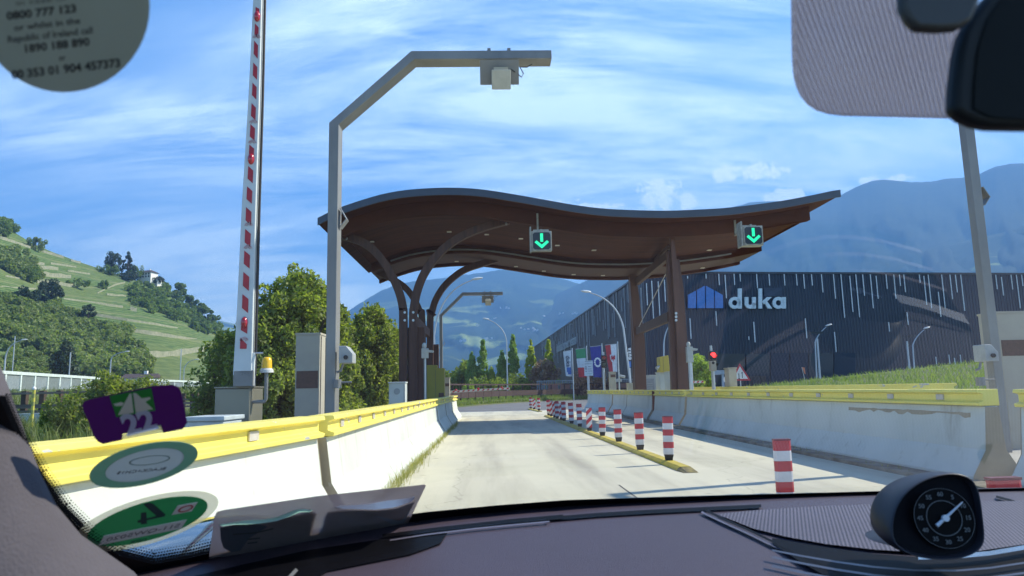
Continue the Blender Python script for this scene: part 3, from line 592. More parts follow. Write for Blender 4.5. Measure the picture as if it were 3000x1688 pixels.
# grass and weeds along the left barrier foot
pts = []
r_ = np.random.RandomState(11)
for k in range(2600):
    y = 6.9+r_.rand()*20; dens = .4+.6*math.sin(y*1.7)**2+(.8 if 9 < y < 13 else 0)
    if r_.rand() < dens*.62: pts.append((-1.27+abs(r_.normal(0, .055)), y, 0))
gblades('weeds', pts, .04, .17, .008, m_dry, 'dry weeds growing along the foot of the left barriers', 12, .45)
pts = [(-1.24+abs(r_.normal(0, .07)), 8.6+r_.rand()*4, 0) for k in range(110)]
gblades('weeds', pts, .14, .30, .005, m_dry, 'tall dry weed stalks beside the long left barrier', 13, .35)
pts = [(5.45-abs(r_.normal(0, .04)), 9+r_.rand()*16, .04) for k in range(160)]
gblades('weeds', pts, .03, .09, .01, m_dry, 'few weeds at the kerb of the right barriers', 14, .5)

# ------------------------------------------------------------ flexible lane dividers
m_red = M('red_reflective', (.50, .035, .045), .45, c2=(.40, .03, .04), scale=8)
m_wht = M('white_reflective', (.68, .68, .70), .45, c2=(.55, .55, .57), scale=8)
def bollard(diag=False):
    t = thing('lane_post', (0, 0, 0), 'x', 'lane post', 'red and white lane divider posts'); H, W, D = .61, .155, .07
    b = MB(); b.box((0, 0, .045), (.10, .06, .09), None, 1.35); b.build('rubber_foot', m_black, t, bevel=.006)
    b = MB(); nb = 6
    if not diag:
        for k in range(nb):
            z0 = .09+k*(H-.09)/nb; z1 = .09+(k+1)*(H-.09)/nb; b.cur = 0 if k % 2 else 1
            b.prism([(-W/2, -D/2*.4, z0), (-W/2+.02, -D/2, z0), (W/2-.02, -D/2, z0), (W/2, -D/2*.4, z0), (W/2, D/2*.4, z0), (W/2-.02, D/2, z0), (-W/2+.02, D/2, z0), (-W/2, D/2*.4, z0)], (0, 0, z1-z0))
        o = b.build('striped_panel', [m_red, m_wht], t, bevel=.003)
    else:
        m = MATS.get('diagonal_stripes')
        if not m:
            m = M('diagonal_stripes', (.5, .035, .045), .45); tt = m.node_tree; bb = bsdf(m); g = N(tt, 'ShaderNodeTexCoord'); s = N(tt, 'ShaderNodeSeparateXYZ'); tt.links.new(g.outputs['Object'], s.inputs[0])
            v = math_(tt, 'FRACT', math_(tt, 'MULTIPLY', math_(tt, 'ADD', math_(tt, 'MULTIPLY', s.outputs[0], -1.0), s.outputs[2]), 4.2)); tt.links.new(mixc(tt, math_(tt, 'GREATER_THAN', v, .5), (.5, .035, .045, 1), (.68, .68, .70, 1)), bb.inputs['Base Color'])
        b.box((0, 0, (.09+H)/2), (W, .03, H-.09)); b.build('striped_panel', m, t, bevel=.004)
    b = MB(); b.box((0, 0, H+.006), (W*.96, (D if not diag else .03), .012)); b.build('cap', M('dark_red_cap', (.16, .02, .03), .5), t)
    return t
bp = bollard(); bd = bollard(True)
near = [(2.73, 3.78), (2.76, 6.8)]
rowp = [at_z(x, y, .06) for x, y in ((1960, 1349), (1876, 1318), (1813, 1294), (1765, 1277), (1727, 1262.5), (1699, 1250), (1675, 1241), (1653, 1233), (1645, 1230), (1633, 1226.5), (1625, 1223), (1615, 1220), (1608, 1217.5))]
farp = [at_z(x, y, .06) for x, y in ((1579, 1203), (1565, 1199.5), (1555, 1197.5))]
diag = {4, 8, 10, 11}; first = {'p': True, 'd': True}
LP = ['red and white post nearest the car, cut by the dashboard edge behind the clock', 'tall red and white post standing alone ahead of the kerb, second nearest',
      'first post on the near end of the yellow kerb', 'second post on the yellow kerb', 'third post on the yellow kerb', 'fourth post on the yellow kerb', 'flat post with slanting stripes, fifth on the yellow kerb',
      'sixth post on the yellow kerb, just past the slant striped one', 'seventh post on the yellow kerb', 'eighth post, first of the crowded far row', 'slant striped post, second of the crowded far row', 'third post of the crowded far row',
      'fourth post of the crowded far row, slant striped', 'slant striped fifth post of the crowded far row', 'last post of the crowded far row', 'right post of the far group of three', 'slant striped middle post of the far group of three', 'left post of the far group of three']
allp = [(x, y, 0) for x, y in near]+[(p.x, p.y, .055) for p in rowp]+[(p.x, p.y, .055) for p in farp]
for k, (x, y, z) in enumerate(allp):
    dg = (k-2 in diag) or k == 16; src = bd if dg else bp; key = 'd' if dg else 'p'
    o = src if first[key] else copy_tree(src); first[key] = False; o.location = (x, y, z if k > 1 else .0); o.rotation_euler = (R(rnd.uniform(-1.5, 1.5)), R(rnd.uniform(-2, 1)), R(rnd.uniform(-8, 8))); o['label'] = LP[k]
    if k < 2: o.scale = (1.05, 1, 1.10)
def kerbbar(p0, p1, label):
    A, B = Vector(p0), Vector(p1); d = (B-A).normalized(); n = Vector((d.y, -d.x, 0)); t = thing('divider_kerb', A, label, 'kerb', 'yellow kerbs carrying the lane posts')
    b = MB(); N_ = max(2, int((B-A).length)); L = (B-A).length
    pr = [(-.13, 0), (-.115, .03), (-.07, .06), (.07, .06), (.115, .03), (.13, 0)]
    for k in range(N_):
        a0 = A+d*(L*k/N_+.008); b.prism([a0+n*x+Vector((0, 0, z+.002)) for x, z in pr], d*(L/N_-.016))
    fix_normals(b.build('rubber_segments', m_yelk, t, bevel=.006))
    for e, s in ((A, -1), (B, 1)):
        b = MB(); vs = [e+n*x+Vector((0, 0, z)) for x, z in pr]+[e+d*s*.28+n*x*.8+Vector((0, 0, .004)) for x, z in pr]
        b.add(vs, [(0, 1, 2, 3, 4, 5)]+[(i, i+1, 6+i+1, 6+i) for i in range(5)]+[(6, 7, 8, 9, 10, 11)]); fix_normals(b.build('end_piece', M('worn_rubber', (.10, .085, .04), .7, c2=(.3, .24, .06), scale=9), t))
p0 = at_z(1990, 1366, .03); p1 = rowp[-1]; kerbbar((2.78, 10.35, 0), (rowp[-1].x-.05, rowp[-1].y+.6, 0), 'long worn yellow kerb running down the lane under the posts')
kerbbar((farp[0].x+.02, farp[0].y-.4, 0), (farp[2].x-.05, farp[2].y+.5, 0), 'short dark kerb under the far group of three posts')

# ------------------------------------------------------------ wooden canopy
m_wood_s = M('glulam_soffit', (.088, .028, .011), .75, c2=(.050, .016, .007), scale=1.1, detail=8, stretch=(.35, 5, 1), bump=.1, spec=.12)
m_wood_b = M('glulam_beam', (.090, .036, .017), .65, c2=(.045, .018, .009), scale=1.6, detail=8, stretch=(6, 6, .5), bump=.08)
m_fascia = M('slate_sheet_metal', (.055, .075, .10), .45, .3, c2=(.045, .06, .08), scale=1)
m_bolt = M('zinc_bolt', (.55, .56, .55), .35, .8)
prof = [(930, 643), (966, 624), (1009, 607), (1060, 590), (1120, 573), (1180, 562), (1250, 556), (1319, 554), (1400, 558), (1490, 571), (1600, 590), (1700, 607), (1780, 616), (1845, 619.5), (1949, 621.6), (2050, 618), (2124, 613.5), (2200, 605), (2299, 591.5), (2380, 576), (2462, 560)]
YN = 22.5
pr3 = [at_y(x, y, YN) for x, y in prof]; PX = [p.x for p in pr3]; PZ = [p.z for p in pr3]
from bisect import bisect
def rz(x):      # smooth profile height (Catmull-Rom)
    x = max(PX[0], min(PX[-1], x)); i = min(len(PX)-2, max(0, bisect(PX, x)-1)); t = (x-PX[i])/(PX[i+1]-PX[i]); g = lambda k: PZ[max(0, min(len(PZ)-1, k))]
    a, b_, c, d = g(i-1), g(i), g(i+1), g(i+2); return .5*((2*b_)+(-a+c)*t+(2*a-5*b_+4*c-d)*t*t+(-a+3*b_-3*c+d)*t**3)
def yf(x): return 32.3-(x-PX[0])/(PX[-1]-PX[0])*1.8
can = thing('wooden_canopy', (2.5, 26.5, 0), 'wavy brown timber canopy spanning the toll lanes on curved posts', 'canopy')
def slab(name, x0, x1, ya, yb, zt, zb, mat, n=60, parent=can):
    b = MB(); vs = []
    for i in range(n+1):
        x = x0+(x1-x0)*i/n; z = rz(x); y0 = ya(x) if callable(ya) else ya; y1 = yb(x) if callable(yb) else yb; vs += [(x, y0, z+zt), (x, y1, z+zt), (x, y1, z+zb), (x, y0, z+zb)]
    fs = [(i*4+k, i*4+(k+1) % 4, (i+1)*4+(k+1) % 4, (i+1)*4+k) for i in range(n) for k in range(4)]+[(3, 2, 1, 0), tuple(n*4+k for k in range(4))]
    b.add(vs, fs); o = fix_normals(b.build(name, mat, parent)); return o
X0, X1 = PX[0], PX[-1]
roof = slab('roof', X0, X1, YN+.03, yf, -.004, -.13, m_wood_s)
slab('roof_covering', X0, X1, YN+.01, lambda x: yf(x)+.02, .05, 0, m_fascia, parent=roof)
slab('fascia', X0+.01, X1-.01, YN-.03, YN+.02, .03, -.20, m_fascia, parent=roof)
slab('edge_beam', X0+.55, X1-.62, YN+1.0, YN+1.25, -.135, -.62, m_wood_s)
slab('edge_beam', X0+.55, X1-.75, lambda x: yf(x)-.45, lambda x: yf(x)-.2, -.135, -.95, m_wood_s)
slab('soffit', X0+.57, X1-.64, YN+1.25, lambda x: yf(x)-2.75, -.45, -.50, m_wood_s)
slab('step_board', X0+.57, X1-.66, lambda x: yf(x)-2.74, lambda x: yf(x)-2.62, -.44, -.84, m_wood_s)
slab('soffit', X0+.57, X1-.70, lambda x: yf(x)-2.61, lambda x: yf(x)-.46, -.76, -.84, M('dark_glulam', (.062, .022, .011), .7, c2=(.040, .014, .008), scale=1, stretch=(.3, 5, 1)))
for x in (X0+.56, X1-.66):
    b = MB(); z = rz(x); xs = .05 if x < 0 else -.05; b.bx(x, x+xs, YN+1.26, yf(x)-2.75, z-.56, z-.14); b.build('end_board', m_wood_s, can)
# light line and downlights
b = MB(); pts = []
for i in range(50): x = X0+1.4+(X1-X0-3.3)*i/49; pts.append((x, yf(x)-2.80, rz(x)-.70))
b.sweep(pts, .05, .10); b.build('light_strip', M('galvanised_steel', (.30, .31, .31), .5, .5, c2=(.24, .25, .25), scale=3), can)
m_spot = M('downlight_glass', (.75, .70, .6), .3)
for x, y in ((1316, 678), (1426, 686), (1526, 698), (1633, 718), (1740, 732), (2078, 732), (1089, 707)):
    best = None
    for k in range(200):
        Y = 23.5+k*.04; p = at_y(x, y, Y)
        if p.z >= rz(p.x)-.50 and best is None: best = p
    if best is None: continue
    b = MB(); b.box((best.x, best.y, rz(best.x)-.512), (.17, .17, .02)); b.build('downlight', m_spot, can)
for x, y in ((1338, 772), (1426, 775), (1512, 787), (1594, 803), (1681, 814), (1767, 819), (2060, 798)):
    p = at_y(x, y, 31); xx = p.x*(yf(p.x)-.9)/31; b = MB(); b.box((xx, yf(xx)-.9, rz(xx)-.852), (.17, .17, .02)); b.build('downlight', m_spot, can)
# glulam arms
def K2(x, y): return (900+x*.31056, 500+y*.31056)
def arm(pts, Y, w, depth, name='curved_post', mat=m_wood_b, bolts=()):
    P = [at_y(*K2(x, y), Y) for x, y in pts]
    # resample smoothly
    out = []
    for i in range(len(P)-1):
        for k in range(4):
            t = k/4; g = lambda q: P[max(0, min(len(P)-1, q))]; a, b_, c, d = g(i-1), g(i), g(i+1), g(i+2)
            out.append(.5*((2*b_)+(c-a)*t+(2*a-5*b_+4*c-d)*t*t+(-a+3*b_-3*c+d)*t**3))
    out.append(P[-1]); b = MB(); ws = [w]*len(out); b.sweep(out, ws, depth); o = fix_normals(b.build(name, mat, can, smooth=True, ang=30, bevel=.015))
    for (x, y) in bolts:
        p = at_y(*K2(x, y), Y-depth/2-.02); b = MB(); b.cyl(p, p+Vector((0, .06, 0)), .042, n=10); b.build('bolt', m_bolt, o)
    return o
def colm(px0, base, Y, zb=.1):     # straight lower part as a point list in K2 coordinates
    return None
zb = at_y(0, 0, 24.3)
def K2inv(p): return ((p[0]-900)/.31056, (p[1]-500)/.31056)
def foot(px, py, Y):      # K2 coordinates of the foot vertically below
    p = at_y(*K2(px, py), Y); q = Vector((p.x, p.y, .1)); return K2inv(pix(q))
arm([foot(905, 1300, 24.3), (907, 1440), (903, 1300), (878, 1180), (832, 1060), (768, 935), (700, 835), (620, 745), (530, 680), (430, 640), (330, 615)], 24.3, .27, .24, bolts=((920, 1337), (920, 1412), (372, 640), (358, 603)))
arm([foot(1000, 1300, 24.3), (1000, 1440), (1008, 1290), (1035, 1150), (1085, 1010), (1160, 885), (1250, 775), (1370, 675), (1500, 600), (1680, 530), (1900, 470)], 24.3, .27, .24, bolts=((1000, 1337), (1000, 1412), (1878, 500), (1898, 468)))
arm([foot(1085, 1400, 30.3), (1085, 1440), (1058, 1320), (1000, 1200), (930, 1110), (840, 1045), (740, 990), (640, 945)], 30.3, .27, .24, bolts=((652, 955), (638, 928)))
arm([foot(1160, 1400, 30.3), (1160, 1440), (1178, 1330), (1215, 1215), (1290, 1095), (1390, 1000), (1500, 930), (1680, 870), (1860, 815)], 30.3, .27, .24, bolts=((1845, 838), (1860, 810)))
# deeper plates joining each pair, and struts along the lane
b = MB(); b.bx(-2.78, -2.20, 24.42, 24.62, .1, 3.4); b.build('post_plate', m_wood_b, can, bevel=.01)
b = MB(); b.bx(-2.74, -2.15, 30.42, 30.62, .1, 3.2); b.build('post_plate', m_wood_b, can, bevel=.01)
b = MB(); p = at_y(1226, 940, 24.6); b.bx(p.x-.3, p.x-.06, 24.6, 30.3, p.z-.15, p.z+.18); b.build('strut', m_wood_b, can, bevel=.01)
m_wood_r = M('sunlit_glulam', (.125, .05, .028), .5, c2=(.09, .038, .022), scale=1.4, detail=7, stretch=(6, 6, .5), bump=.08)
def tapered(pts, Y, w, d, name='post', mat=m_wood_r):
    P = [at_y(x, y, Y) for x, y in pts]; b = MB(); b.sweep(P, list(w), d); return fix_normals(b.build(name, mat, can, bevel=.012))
def ft(x, y, Y): p = at_y(x, y, Y); q = Vector((p.x, p.y, .1)); return pix(q)
f1 = ft(1990, 1100, 24.0)
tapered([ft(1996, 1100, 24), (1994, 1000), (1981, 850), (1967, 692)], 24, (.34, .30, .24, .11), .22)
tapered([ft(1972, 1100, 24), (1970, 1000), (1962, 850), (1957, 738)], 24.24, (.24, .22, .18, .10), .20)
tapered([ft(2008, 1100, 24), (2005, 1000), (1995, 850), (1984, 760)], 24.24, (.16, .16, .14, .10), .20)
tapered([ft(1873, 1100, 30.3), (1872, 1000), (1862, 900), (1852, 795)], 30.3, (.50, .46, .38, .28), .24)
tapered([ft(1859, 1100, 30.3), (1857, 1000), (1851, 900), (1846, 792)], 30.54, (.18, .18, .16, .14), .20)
def strut(a, ya, c, yc, w=.30, name='strut', d=.16, mat=m_wood_b):
    A, B = at_y(a[0], a[1], ya), at_y(c[0], c[1], yc); b = MB(); b.sweep([A, B], w, d, side=Vector((1, 0, 0))); return fix_normals(b.build(name, mat, can, bevel=.01))
strut((1866, 826), 30.1, (1962, 745), 24.2); strut((1905, 780), 30.1, (1962, 722), 24.2, .15); strut((1868, 970), 30.1, (1962, 928), 24.2, .34)
b = MB(); b.cyl(at_y(1872, 957, 29), at_y(1950, 804, 24.3), .018, n=6); b.build('tension_rod', m_bolt, can)
for y in (918, 928, 938):
    p = at_y(1981, y, 23.87); b = MB(); b.cyl(p, p+Vector((0, .06, 0)), .045, n=10); b.build('bolt', m_bolt, can)

# ------------------------------------------------------------ lane arrow signals on the canopy edge
m_frame = M('signal_frame', (.36, .36, .31), .6, c2=(.22, .22, .19), scale=6); m_sigb = M('signal_face', (.012, .018, .022), .3)
m_green = emit('green_arrow', (.01, .50, .22), .75)
def arrow_signal(px, py, Y, label, deep=.22, dx=0):
    p = at_y(px, py, Y); S = .64; t = thing('lane_signal', p, label, 'lane signal', 'green arrow lane signals'); x, y, z = p
    b = MB(); b.bx(x-S/2, x+S/2, y, y+deep, z-S/2, z+S/2); b.build('housing', m_frame, t, bevel=.02)
    b = MB(); b.bx(x-S/2-.05+dx, x-S/2-.003+dx, y-.02, y+deep+.05, z-S/2-.02, z+S/2+.14); b.bx(x-.25, x+.25, y+deep+.01, y+deep+.06, z+S/2+.002, z+S/2+.10); b.build('bracket', m_frame, t)
    b = MB(); b.bx(x-.03, x+.03, y+deep*.4, YN+1.05, z+S/2+.02, z+S/2+.08); b.bx(x-.03, x+.03, YN+1.0-.06, YN+1.0, z+S/2+.02, max(z+S/2+.1, rz(x)-.2)); b.build('hanger', m_frame, t)
    b = MB(); c = .055; h = S/2-.045; q = [(-h+c, -h), (h-c, -h), (h, -h+c), (h, h-c), (h-c, h), (-h+c, h), (-h, h-c), (-h, -h+c)]; b.prism([(x+a, y-.012, z+b2) for a, b2 in q], (0, .01, 0)); fc = fix_normals(b.build('face', m_sigb, t, bevel=.003))
    b = MB(); yy = y-.022
    b.prism([(x-.045, yy, z-.03), (x+.045, yy, z-.03), (x+.045, yy, z+.24), (x-.045, yy, z+.24)], (0, .009, 0))
    b.prism([(x, yy, z-.245), (x+.225, yy, z-.045), (x+.165, yy, z+.015), (x, yy, z-.125), (x-.165, yy, z+.015), (x-.225, yy, z-.045)], (0, .009, 0)); fix_normals(b.build('arrow', m_green, fc)); return t
arrow_signal(1587, 706, 21.9, 'square lane signal with green down arrow over the middle of the canopy')
arrow_signal(2207, 690, 21.9, 'square lane signal with green down arrow at the right end of the canopy', .34, -.02)

# ------------------------------------------------------------ gantries carrying the tag readers
m_galv = M('galvanised_post', (.25, .25, .235), .5, .2, c2=(.18, .18, .175), scale=1.8, detail=6, stretch=(1, 1, .4))
m_beige = M('beige_antenna', (.50, .47, .38), .5)
def gantry(base, h1, x1, h2, x2, label, w=.19, head=True, foot_z=.12, dp=1.5, hx=.62):
    t = thing('tag_reader_gantry', base, label, 'gantry', 'tag reader gantries'); x, y, _ = base; P = [(x, y, foot_z), (x, y, h1), (x+x1, y, h2), (x+x2, y, h2)]
    b = MB(); b.sweep(P, w*.72, w*dp); fix_normals(b.build('post', m_galv, t, bevel=.008)); b = MB(); b.box((x, y, foot_z+.01), (.42, .42, .02)); b.build('foot_plate', m_galv, t)
    b = MB(); z = foot_z+(h1-foot_z)*.72; b.sweep([(x+w*.5, y, z+.14), (x+w*.5+.09, y, z-.02), (x+w*.5, y, z-.14)], .012, .16); b.build('lug', m_galv, t)
    if head:
        hxx = x+x1+(x2-x1)*hx; z = h2-w*.5; b = MB(); tilt = Matrix.Rotation(R(25), 3, 'X')
        b.box((hxx, y-.16, z-.20), (.58, .02, .36), tilt); pl = b.build('mounting_plate', m_galv, t)
        for dx in (-.15, .15): b = MB(); b.box((hxx+dx, y, h2), (.05, w+.04, w+.05)); b.build('clamp', m_galv, t)
        b = MB(); b.box((hxx+.02, y-.26, z-.20), (.21, .07, .06), tilt); b.build('bracket', m_beige, pl); b = MB(); b.box((hxx+.02, y-.30, z-.38), (.28, .10, .28), tilt); b.build('antenna', m_beige, t, bevel=.01)
        b = MB(); pts = [(hxx+.5, y, z), (hxx+.42, y-.05, z-.07), (hxx+.31, y-.1, z-.09), (hxx+.36, y-.12, z-.2), (hxx+.33, y-.14, z-.27), (hxx+.24, y-.16, z-.2), (hxx+.17, y-.25, z-.2)]; b.tube(pts, .008, 6); b.build('cable', m_black, t)
    return t
gb = at_x(985, 1150, -2.1); GY = 10.2
pA = at_y(984, 380, GY); pB = at_y(1212, 174, GY); pC = at_y(1614, 176, GY)
pB_d, pC_d = pB.x-pA.x, pC.x-pA.x; gantry((pA.x, GY, 0), at_y(984, 372, GY).z, pB.x-pA.x, pB.z, pC.x-pA.x, 'near grey gantry left of the lane reaching over it with a beige tag reader', .185)
GY2 = 34.5; pA = at_y(1292, 925, GY2); pB = at_y(1356, 862, GY2); pC = at_y(1473, 864, GY2)
gantry((pA.x, GY2, 0), pA.z, pB.x-pA.x, pB.z, pC.x-pA.x, 'far small gantry seen below the canopy, beige reader hanging from it', .185)
# right gantry: post in the gap of the right barrier, its arm passing above the view
rg = at_y(2846, 500, 10.2); gantry((rg.x, 10.2, 0), 5.45, pB_d, 6.45, pC_d, 'gantry post on the right seen in the barrier gap below the mirror', .185, True, .02, .8)
# control gear on the gantry posts
def pole_box(x, y, z, label, nm='lane_camera'):
    t = thing(nm, (x, y, z), label, 'camera'); b = MB(); b.prism([(x, y-.16, z), (x, y-.16, z+.24), (x+.10, y-.16, z+.24), (x+.19, y-.16, z+.13), (x+.19, y-.16, z)], (0, .26, 0)); fix_normals(b.build('housing', M('light_grey_housing', (.36, .38, .38), .5), t, bevel=.012))
    b = MB(); b.cyl((x+.1, y-.165, z+.08), (x+.1, y-.19, z+.08), .03); b.build('lens', m_black, t); b = MB(); b.tube([(x+.03, y, z), (x+.0, y, z-.10), (x-.06, y, z-.12)], .018, 8); b.build('arm', m_galv, t)
    b = MB(); b.cyl((x-.04, y-.05, z-.34), (x-.04, y-.05, z-.22), .06); b.cyl((x-.10, y-.05, z-.26), (x+.16, y-.05, z-.26), .014, n=8); b.build('clamp', m_galv, t); return t
q = at_y(1000, 1066, 10.1); pole_box(q.x+.0, 10.08, q.z, 'grey camera housing on the right side of the near left gantry post')
q = at_y(2868, 1040, 10.1); pole_box(q.x-.05, 10.05, q.z-.1, 'pale camera housing clamped to the right gantry post')

# tall reader cabinets
m_cab = M('cabinet_beige', (.42, .39, .31), .6, c2=(.36, .33, .27), scale=2); m_label = M('faded_label', (.13, .07, .05), .7, c2=(.09, .055, .04), scale=22)
def cabinet(base, w, d, h, label, nm='reader_cabinet', lab=(.16, .25), mat=m_cab, group=None, z0=.14, rot=0):
    t = thing(nm, (0, 0, 0), label, 'cabinet', group); b = MB(); b.bx(-w/2, w/2, -d/2, d/2, z0, h-.03); b.build('body', mat, t, bevel=.006)
    b = MB(); b.prism([(-w/2-.01, -d/2-.01, h-.03), (w/2+.01, -d/2-.01, h-.03), (w/2+.01, d/2+.01, h-.03), (-w/2-.01, d/2+.01, h-.03)], (0, 0, .03)); b.build('lid', mat, t)
    b = MB(); b.bx(w/2+.001, w/2+.012, -d/2+.05, -d/2+.06, z0, h-.05); b.bx(w/2+.001, w/2+.012, d/2-.06, d/2-.05, z0, h-.05); b.build('side_seam', M('seam', (.12, .12, .11), .7), t)
    if lab: b = MB(); b.bx(-w/2+.02, w/2-.02, -d/2-.006, -d/2-.001, h-lab[1]*h*.9, h-lab[0]*h*.9); b.build('label_plate', m_label, t)
    t.location = base; t.rotation_euler = (0, 0, R(rot)); return t
q = at_y(908, 977, 10.9); cabinet((q.x, 11.0, 0), .36, .42, q.z, 'tall beige cabinet with a dark red strip left of the near gantry post', lab=(.31/.9/1.15, .45/.9/1.15), group='reader cabinets')
q = at_y(2960, 912, 10.6); cabinet((q.x, 10.8, 0), .46, .42, q.z, 'tall beige cabinet with a reddish strip at the right edge of the picture', lab=(.22, .34), group='reader cabinets')
# barrier machine and raised arm
m_mach = M('machine_grey', (.21, .20, .15), .35, .2, c2=(.16, .155, .12), scale=1.2, spec=.6)
MY = 9.0; q = at_y(683, 1133, MY); xl = at_y(630, 1133, MY).x; xr = at_y(733, 1133, MY).x
bm_ = thing('barrier_machine', ((xl+xr)/2, MY+.25, .12), 'olive grey barrier machine whose red and white arm stands upright', 'barrier machine')
b = MB(); b.bx(xl, xr, MY, MY+.52, .12, q.z-.02); b.build('housing', m_mach, bm_, bevel=.015); b = MB(); b.bx(xl-.01, xr+.01, MY-.01, MY+.53, q.z-.018, q.z); b.build('lid', m_mach, bm_, bevel=.004)
m_arm = M('arm_white', (.58, .61, .60), .45, c2=(.50, .53, .52), scale=2); m_armr = M('arm_red', (.42, .012, .02), .4, c2=(.36, .01, .02), scale=6)
AY = 8.9
def armw(y):   # pixel (left, right) edges of the arm at image height y
    return interp([0, 290, 600, 900, 1130], [741, 727, 708, 694, 680], y), interp([0, 290, 600, 900, 1130], [772, 765, 755, 747, 741], y)
Pl = [at_y(armw(y)[0], y, AY) for y in (1100, 900, 600, 290, 0, -120)]; Pr = [at_y(armw(y)[1]-6, y, AY) for y in (1100, 900, 600, 290, 0, -120)]
b = MB(); n = len(Pl); D = Vector((0, .10, 0)); vs = []
for a_, c_ in zip(Pl, Pr): vs += [a_, c_, c_+D, a_+D]
b.add(vs, [(i*4+k, i*4+(k+1) % 4, (i+1)*4+(k+1) % 4, (i+1)*4+k) for i in range(n-1) for k in range(4)]+[(3, 2, 1, 0), tuple(4*n-4+k for k in range(4))]); armo = fix_normals(b.build('arm', m_arm, bm_, bevel=.008))
b = MB(); b.tube([c_+Vector((.025, .07, 0)) for c_ in Pr], .018, 8); b.build('edge_profile', m_black, armo)
b = MB(); zb0 = at_y(712, 1100, AY).z; b.bx(at_y(683, 1110, AY).x, at_y(741, 1110, AY).x, AY+.0, AY+.12, q.z, zb0+.06); b.build('arm_clamp', M('clamp_dark', (.22, .22, .21), .5, .2), bm_, bevel=.005)
b = MB(); p0 = at_y(742, 1035, AY+.05); p1 = at_y(738, 1130, AY+.05); b.tube([p0, p1], .03, 8); b.build('strut', m_arm, bm_, smooth=True); b = MB(); b.cyl(p0, p0+Vector((.12, 0, .0)), .012, n=8); b.build('bolt', m_bolt, bm_)
stripes = [(22, 40), (72, 110), (123, 168), (187, 230), (246, 288), (306, 349), (367, 409), (427, 465), (490, 533), (550, 593), (611, 656), (675, 720), (738, 783), (801, 848), (866, 913), (940, 975), (1003, 1022)]
def armpt(f, y): l, r = armw(y); return at_y(l+(r-l)*f, y, AY-.006)
for k, (ya, yb) in enumerate(stripes):
    s = (yb-ya)*.22; b = MB(); f0, f1 = .28, .62
    if k == len(stripes)-1: q4 = [(f0, ya-14), (f1, ya+6), (f1, yb), (f0, yb)]
    else: q4 = [(f0, ya-s*.4), (f1, ya+s), (f1, yb+s*.4), (f0, yb-s)]
    b.prism([armpt(f, y) for f, y in q4], (0, .005, 0)); fix_normals(b.build('red_stripe', m_armr, armo))
m_lamp = M('red_lens', (.45, .01, .02), .12, coat=.6)
for y in (48, 466, 945):
    b = MB(); c = armpt(.45, y); b.ell(c, (.042, .045, .075)); b.build('warning_lamp', m_lamp, armo, smooth=True)
m_emb = M('faded_emblem', (.38, .20, .20), .6, c2=(.5, .4, .4), scale=60)
for y in (112, 362, 421, 663, 730, 1000):      # small cup-like emblem printed between the stripes
    b = MB(); c = armpt(.48, y); b.disc(c, (0, -1, 0), .055, 10, 0, .035, 190, 350); b.disc(c+Vector((0, 0, .0)), (0, -1, 0), .03, 8, 0, .018, 180, 360); b.bx(c.x-.02, c.x-.012, c.y-.002, c.y, c.z+.01, c.z+.05); b.bx(c.x+.008, c.x+.016, c.y-.002, c.y, c.z+.01, c.z+.06); b.build('printed_emblem', m_emb, armo)
# yellow beacon
bx_ = at_y(781, 1092, MY+.1); t = thing('warning_beacon', (bx_.x, MY+.1, bx_.z-.5), 'yellow warning beacon on a bent grey tube beside the barrier machine', 'beacon'); x, y, z = bx_
b = MB(); b.tube([(xr+.0, y, z-.36), (x-.02, y, z-.36), (x, y, z-.33), (x, y, z)], .024, 10); b.build('bracket_tube', m_galv, t, smooth=True)
b = MB(); b.tube([(x, y, z), (x, y, z+.035), (x, y, z+.055)], [.085, .08, .062], 20); b.build('base', M('beacon_base', (.6, .6, .56), .5), t, smooth=True, ang=30)
b = MB(); b.tube([(x, y, z+.055), (x, y, z+.15), (x, y, z+.185), (x, y, z+.195)], [.064, .061, .05, .03], 20); b.build('yellow_lens', M('amber_lens', (.85, .50, .01), .25, c2=(.8, .45, .01)), t, smooth=True, ang=50)
# pale block at the far left of the machine
q = at_y(540, 1222, 8); q2 = at_y(628, 1215, 8); t = thing('concrete_block', (q.x, 8, 0), 'pale blue grey block behind the yellow rail left of the barrier machine', 'block')
b = MB(); b.bx(q.x, q2.x+.1, 8, 8.6, 0, q.z-.05); b.build('body', M('pale_block', (.45, .50, .50), .7), t, bevel=.02); b = MB(); b.bx(q.x-.02, q2.x+.12, 7.97, 8.63, q.z-.05, q.z); b.build('lid', M('pale_block', (.45, .50, .50), .7), t, bevel=.01)
# ============================================================ BUILDINGS AND THINGS BEYOND THE STATION
# dark showroom hall
FC = at_y(1885, 799, 79.5); HZ = FC.z; FE = at_z(3000, 803, HZ); fd = Vector((FE.x-FC.x, FE.y-FC.y, 0)).normalized(); fn = Vector((fd.y, -fd.x, 0))   # front facade, normal towards us
FL = at_z(1573, 1012, HZ); ld = Vector((FL.x-FC.x, FL.y-FC.y, 0)).normalized(); ln_ = Vector((ld.y, -ld.x, 0)); ln_ = ln_ if ln_.x < 0 else -ln_
def on_plane(px, py, P0, n, off=0):
    d = rayd(px, py); q = P0+n*off; return CAM+d*((q-CAM).dot(n)/d.dot(n))
m_fac = M('dark_blue_cladding', (.007, .013, .036), .42, .1, c2=(.005, .009, .027), scale=.15, spec=.5)
t_ = m_fac.node_tree; g = N(t_, 'ShaderNodeTexCoord'); s_ = N(t_, 'ShaderNodeSeparateXYZ'); t_.links.new(g.outputs['Object'], s_.inputs[0])
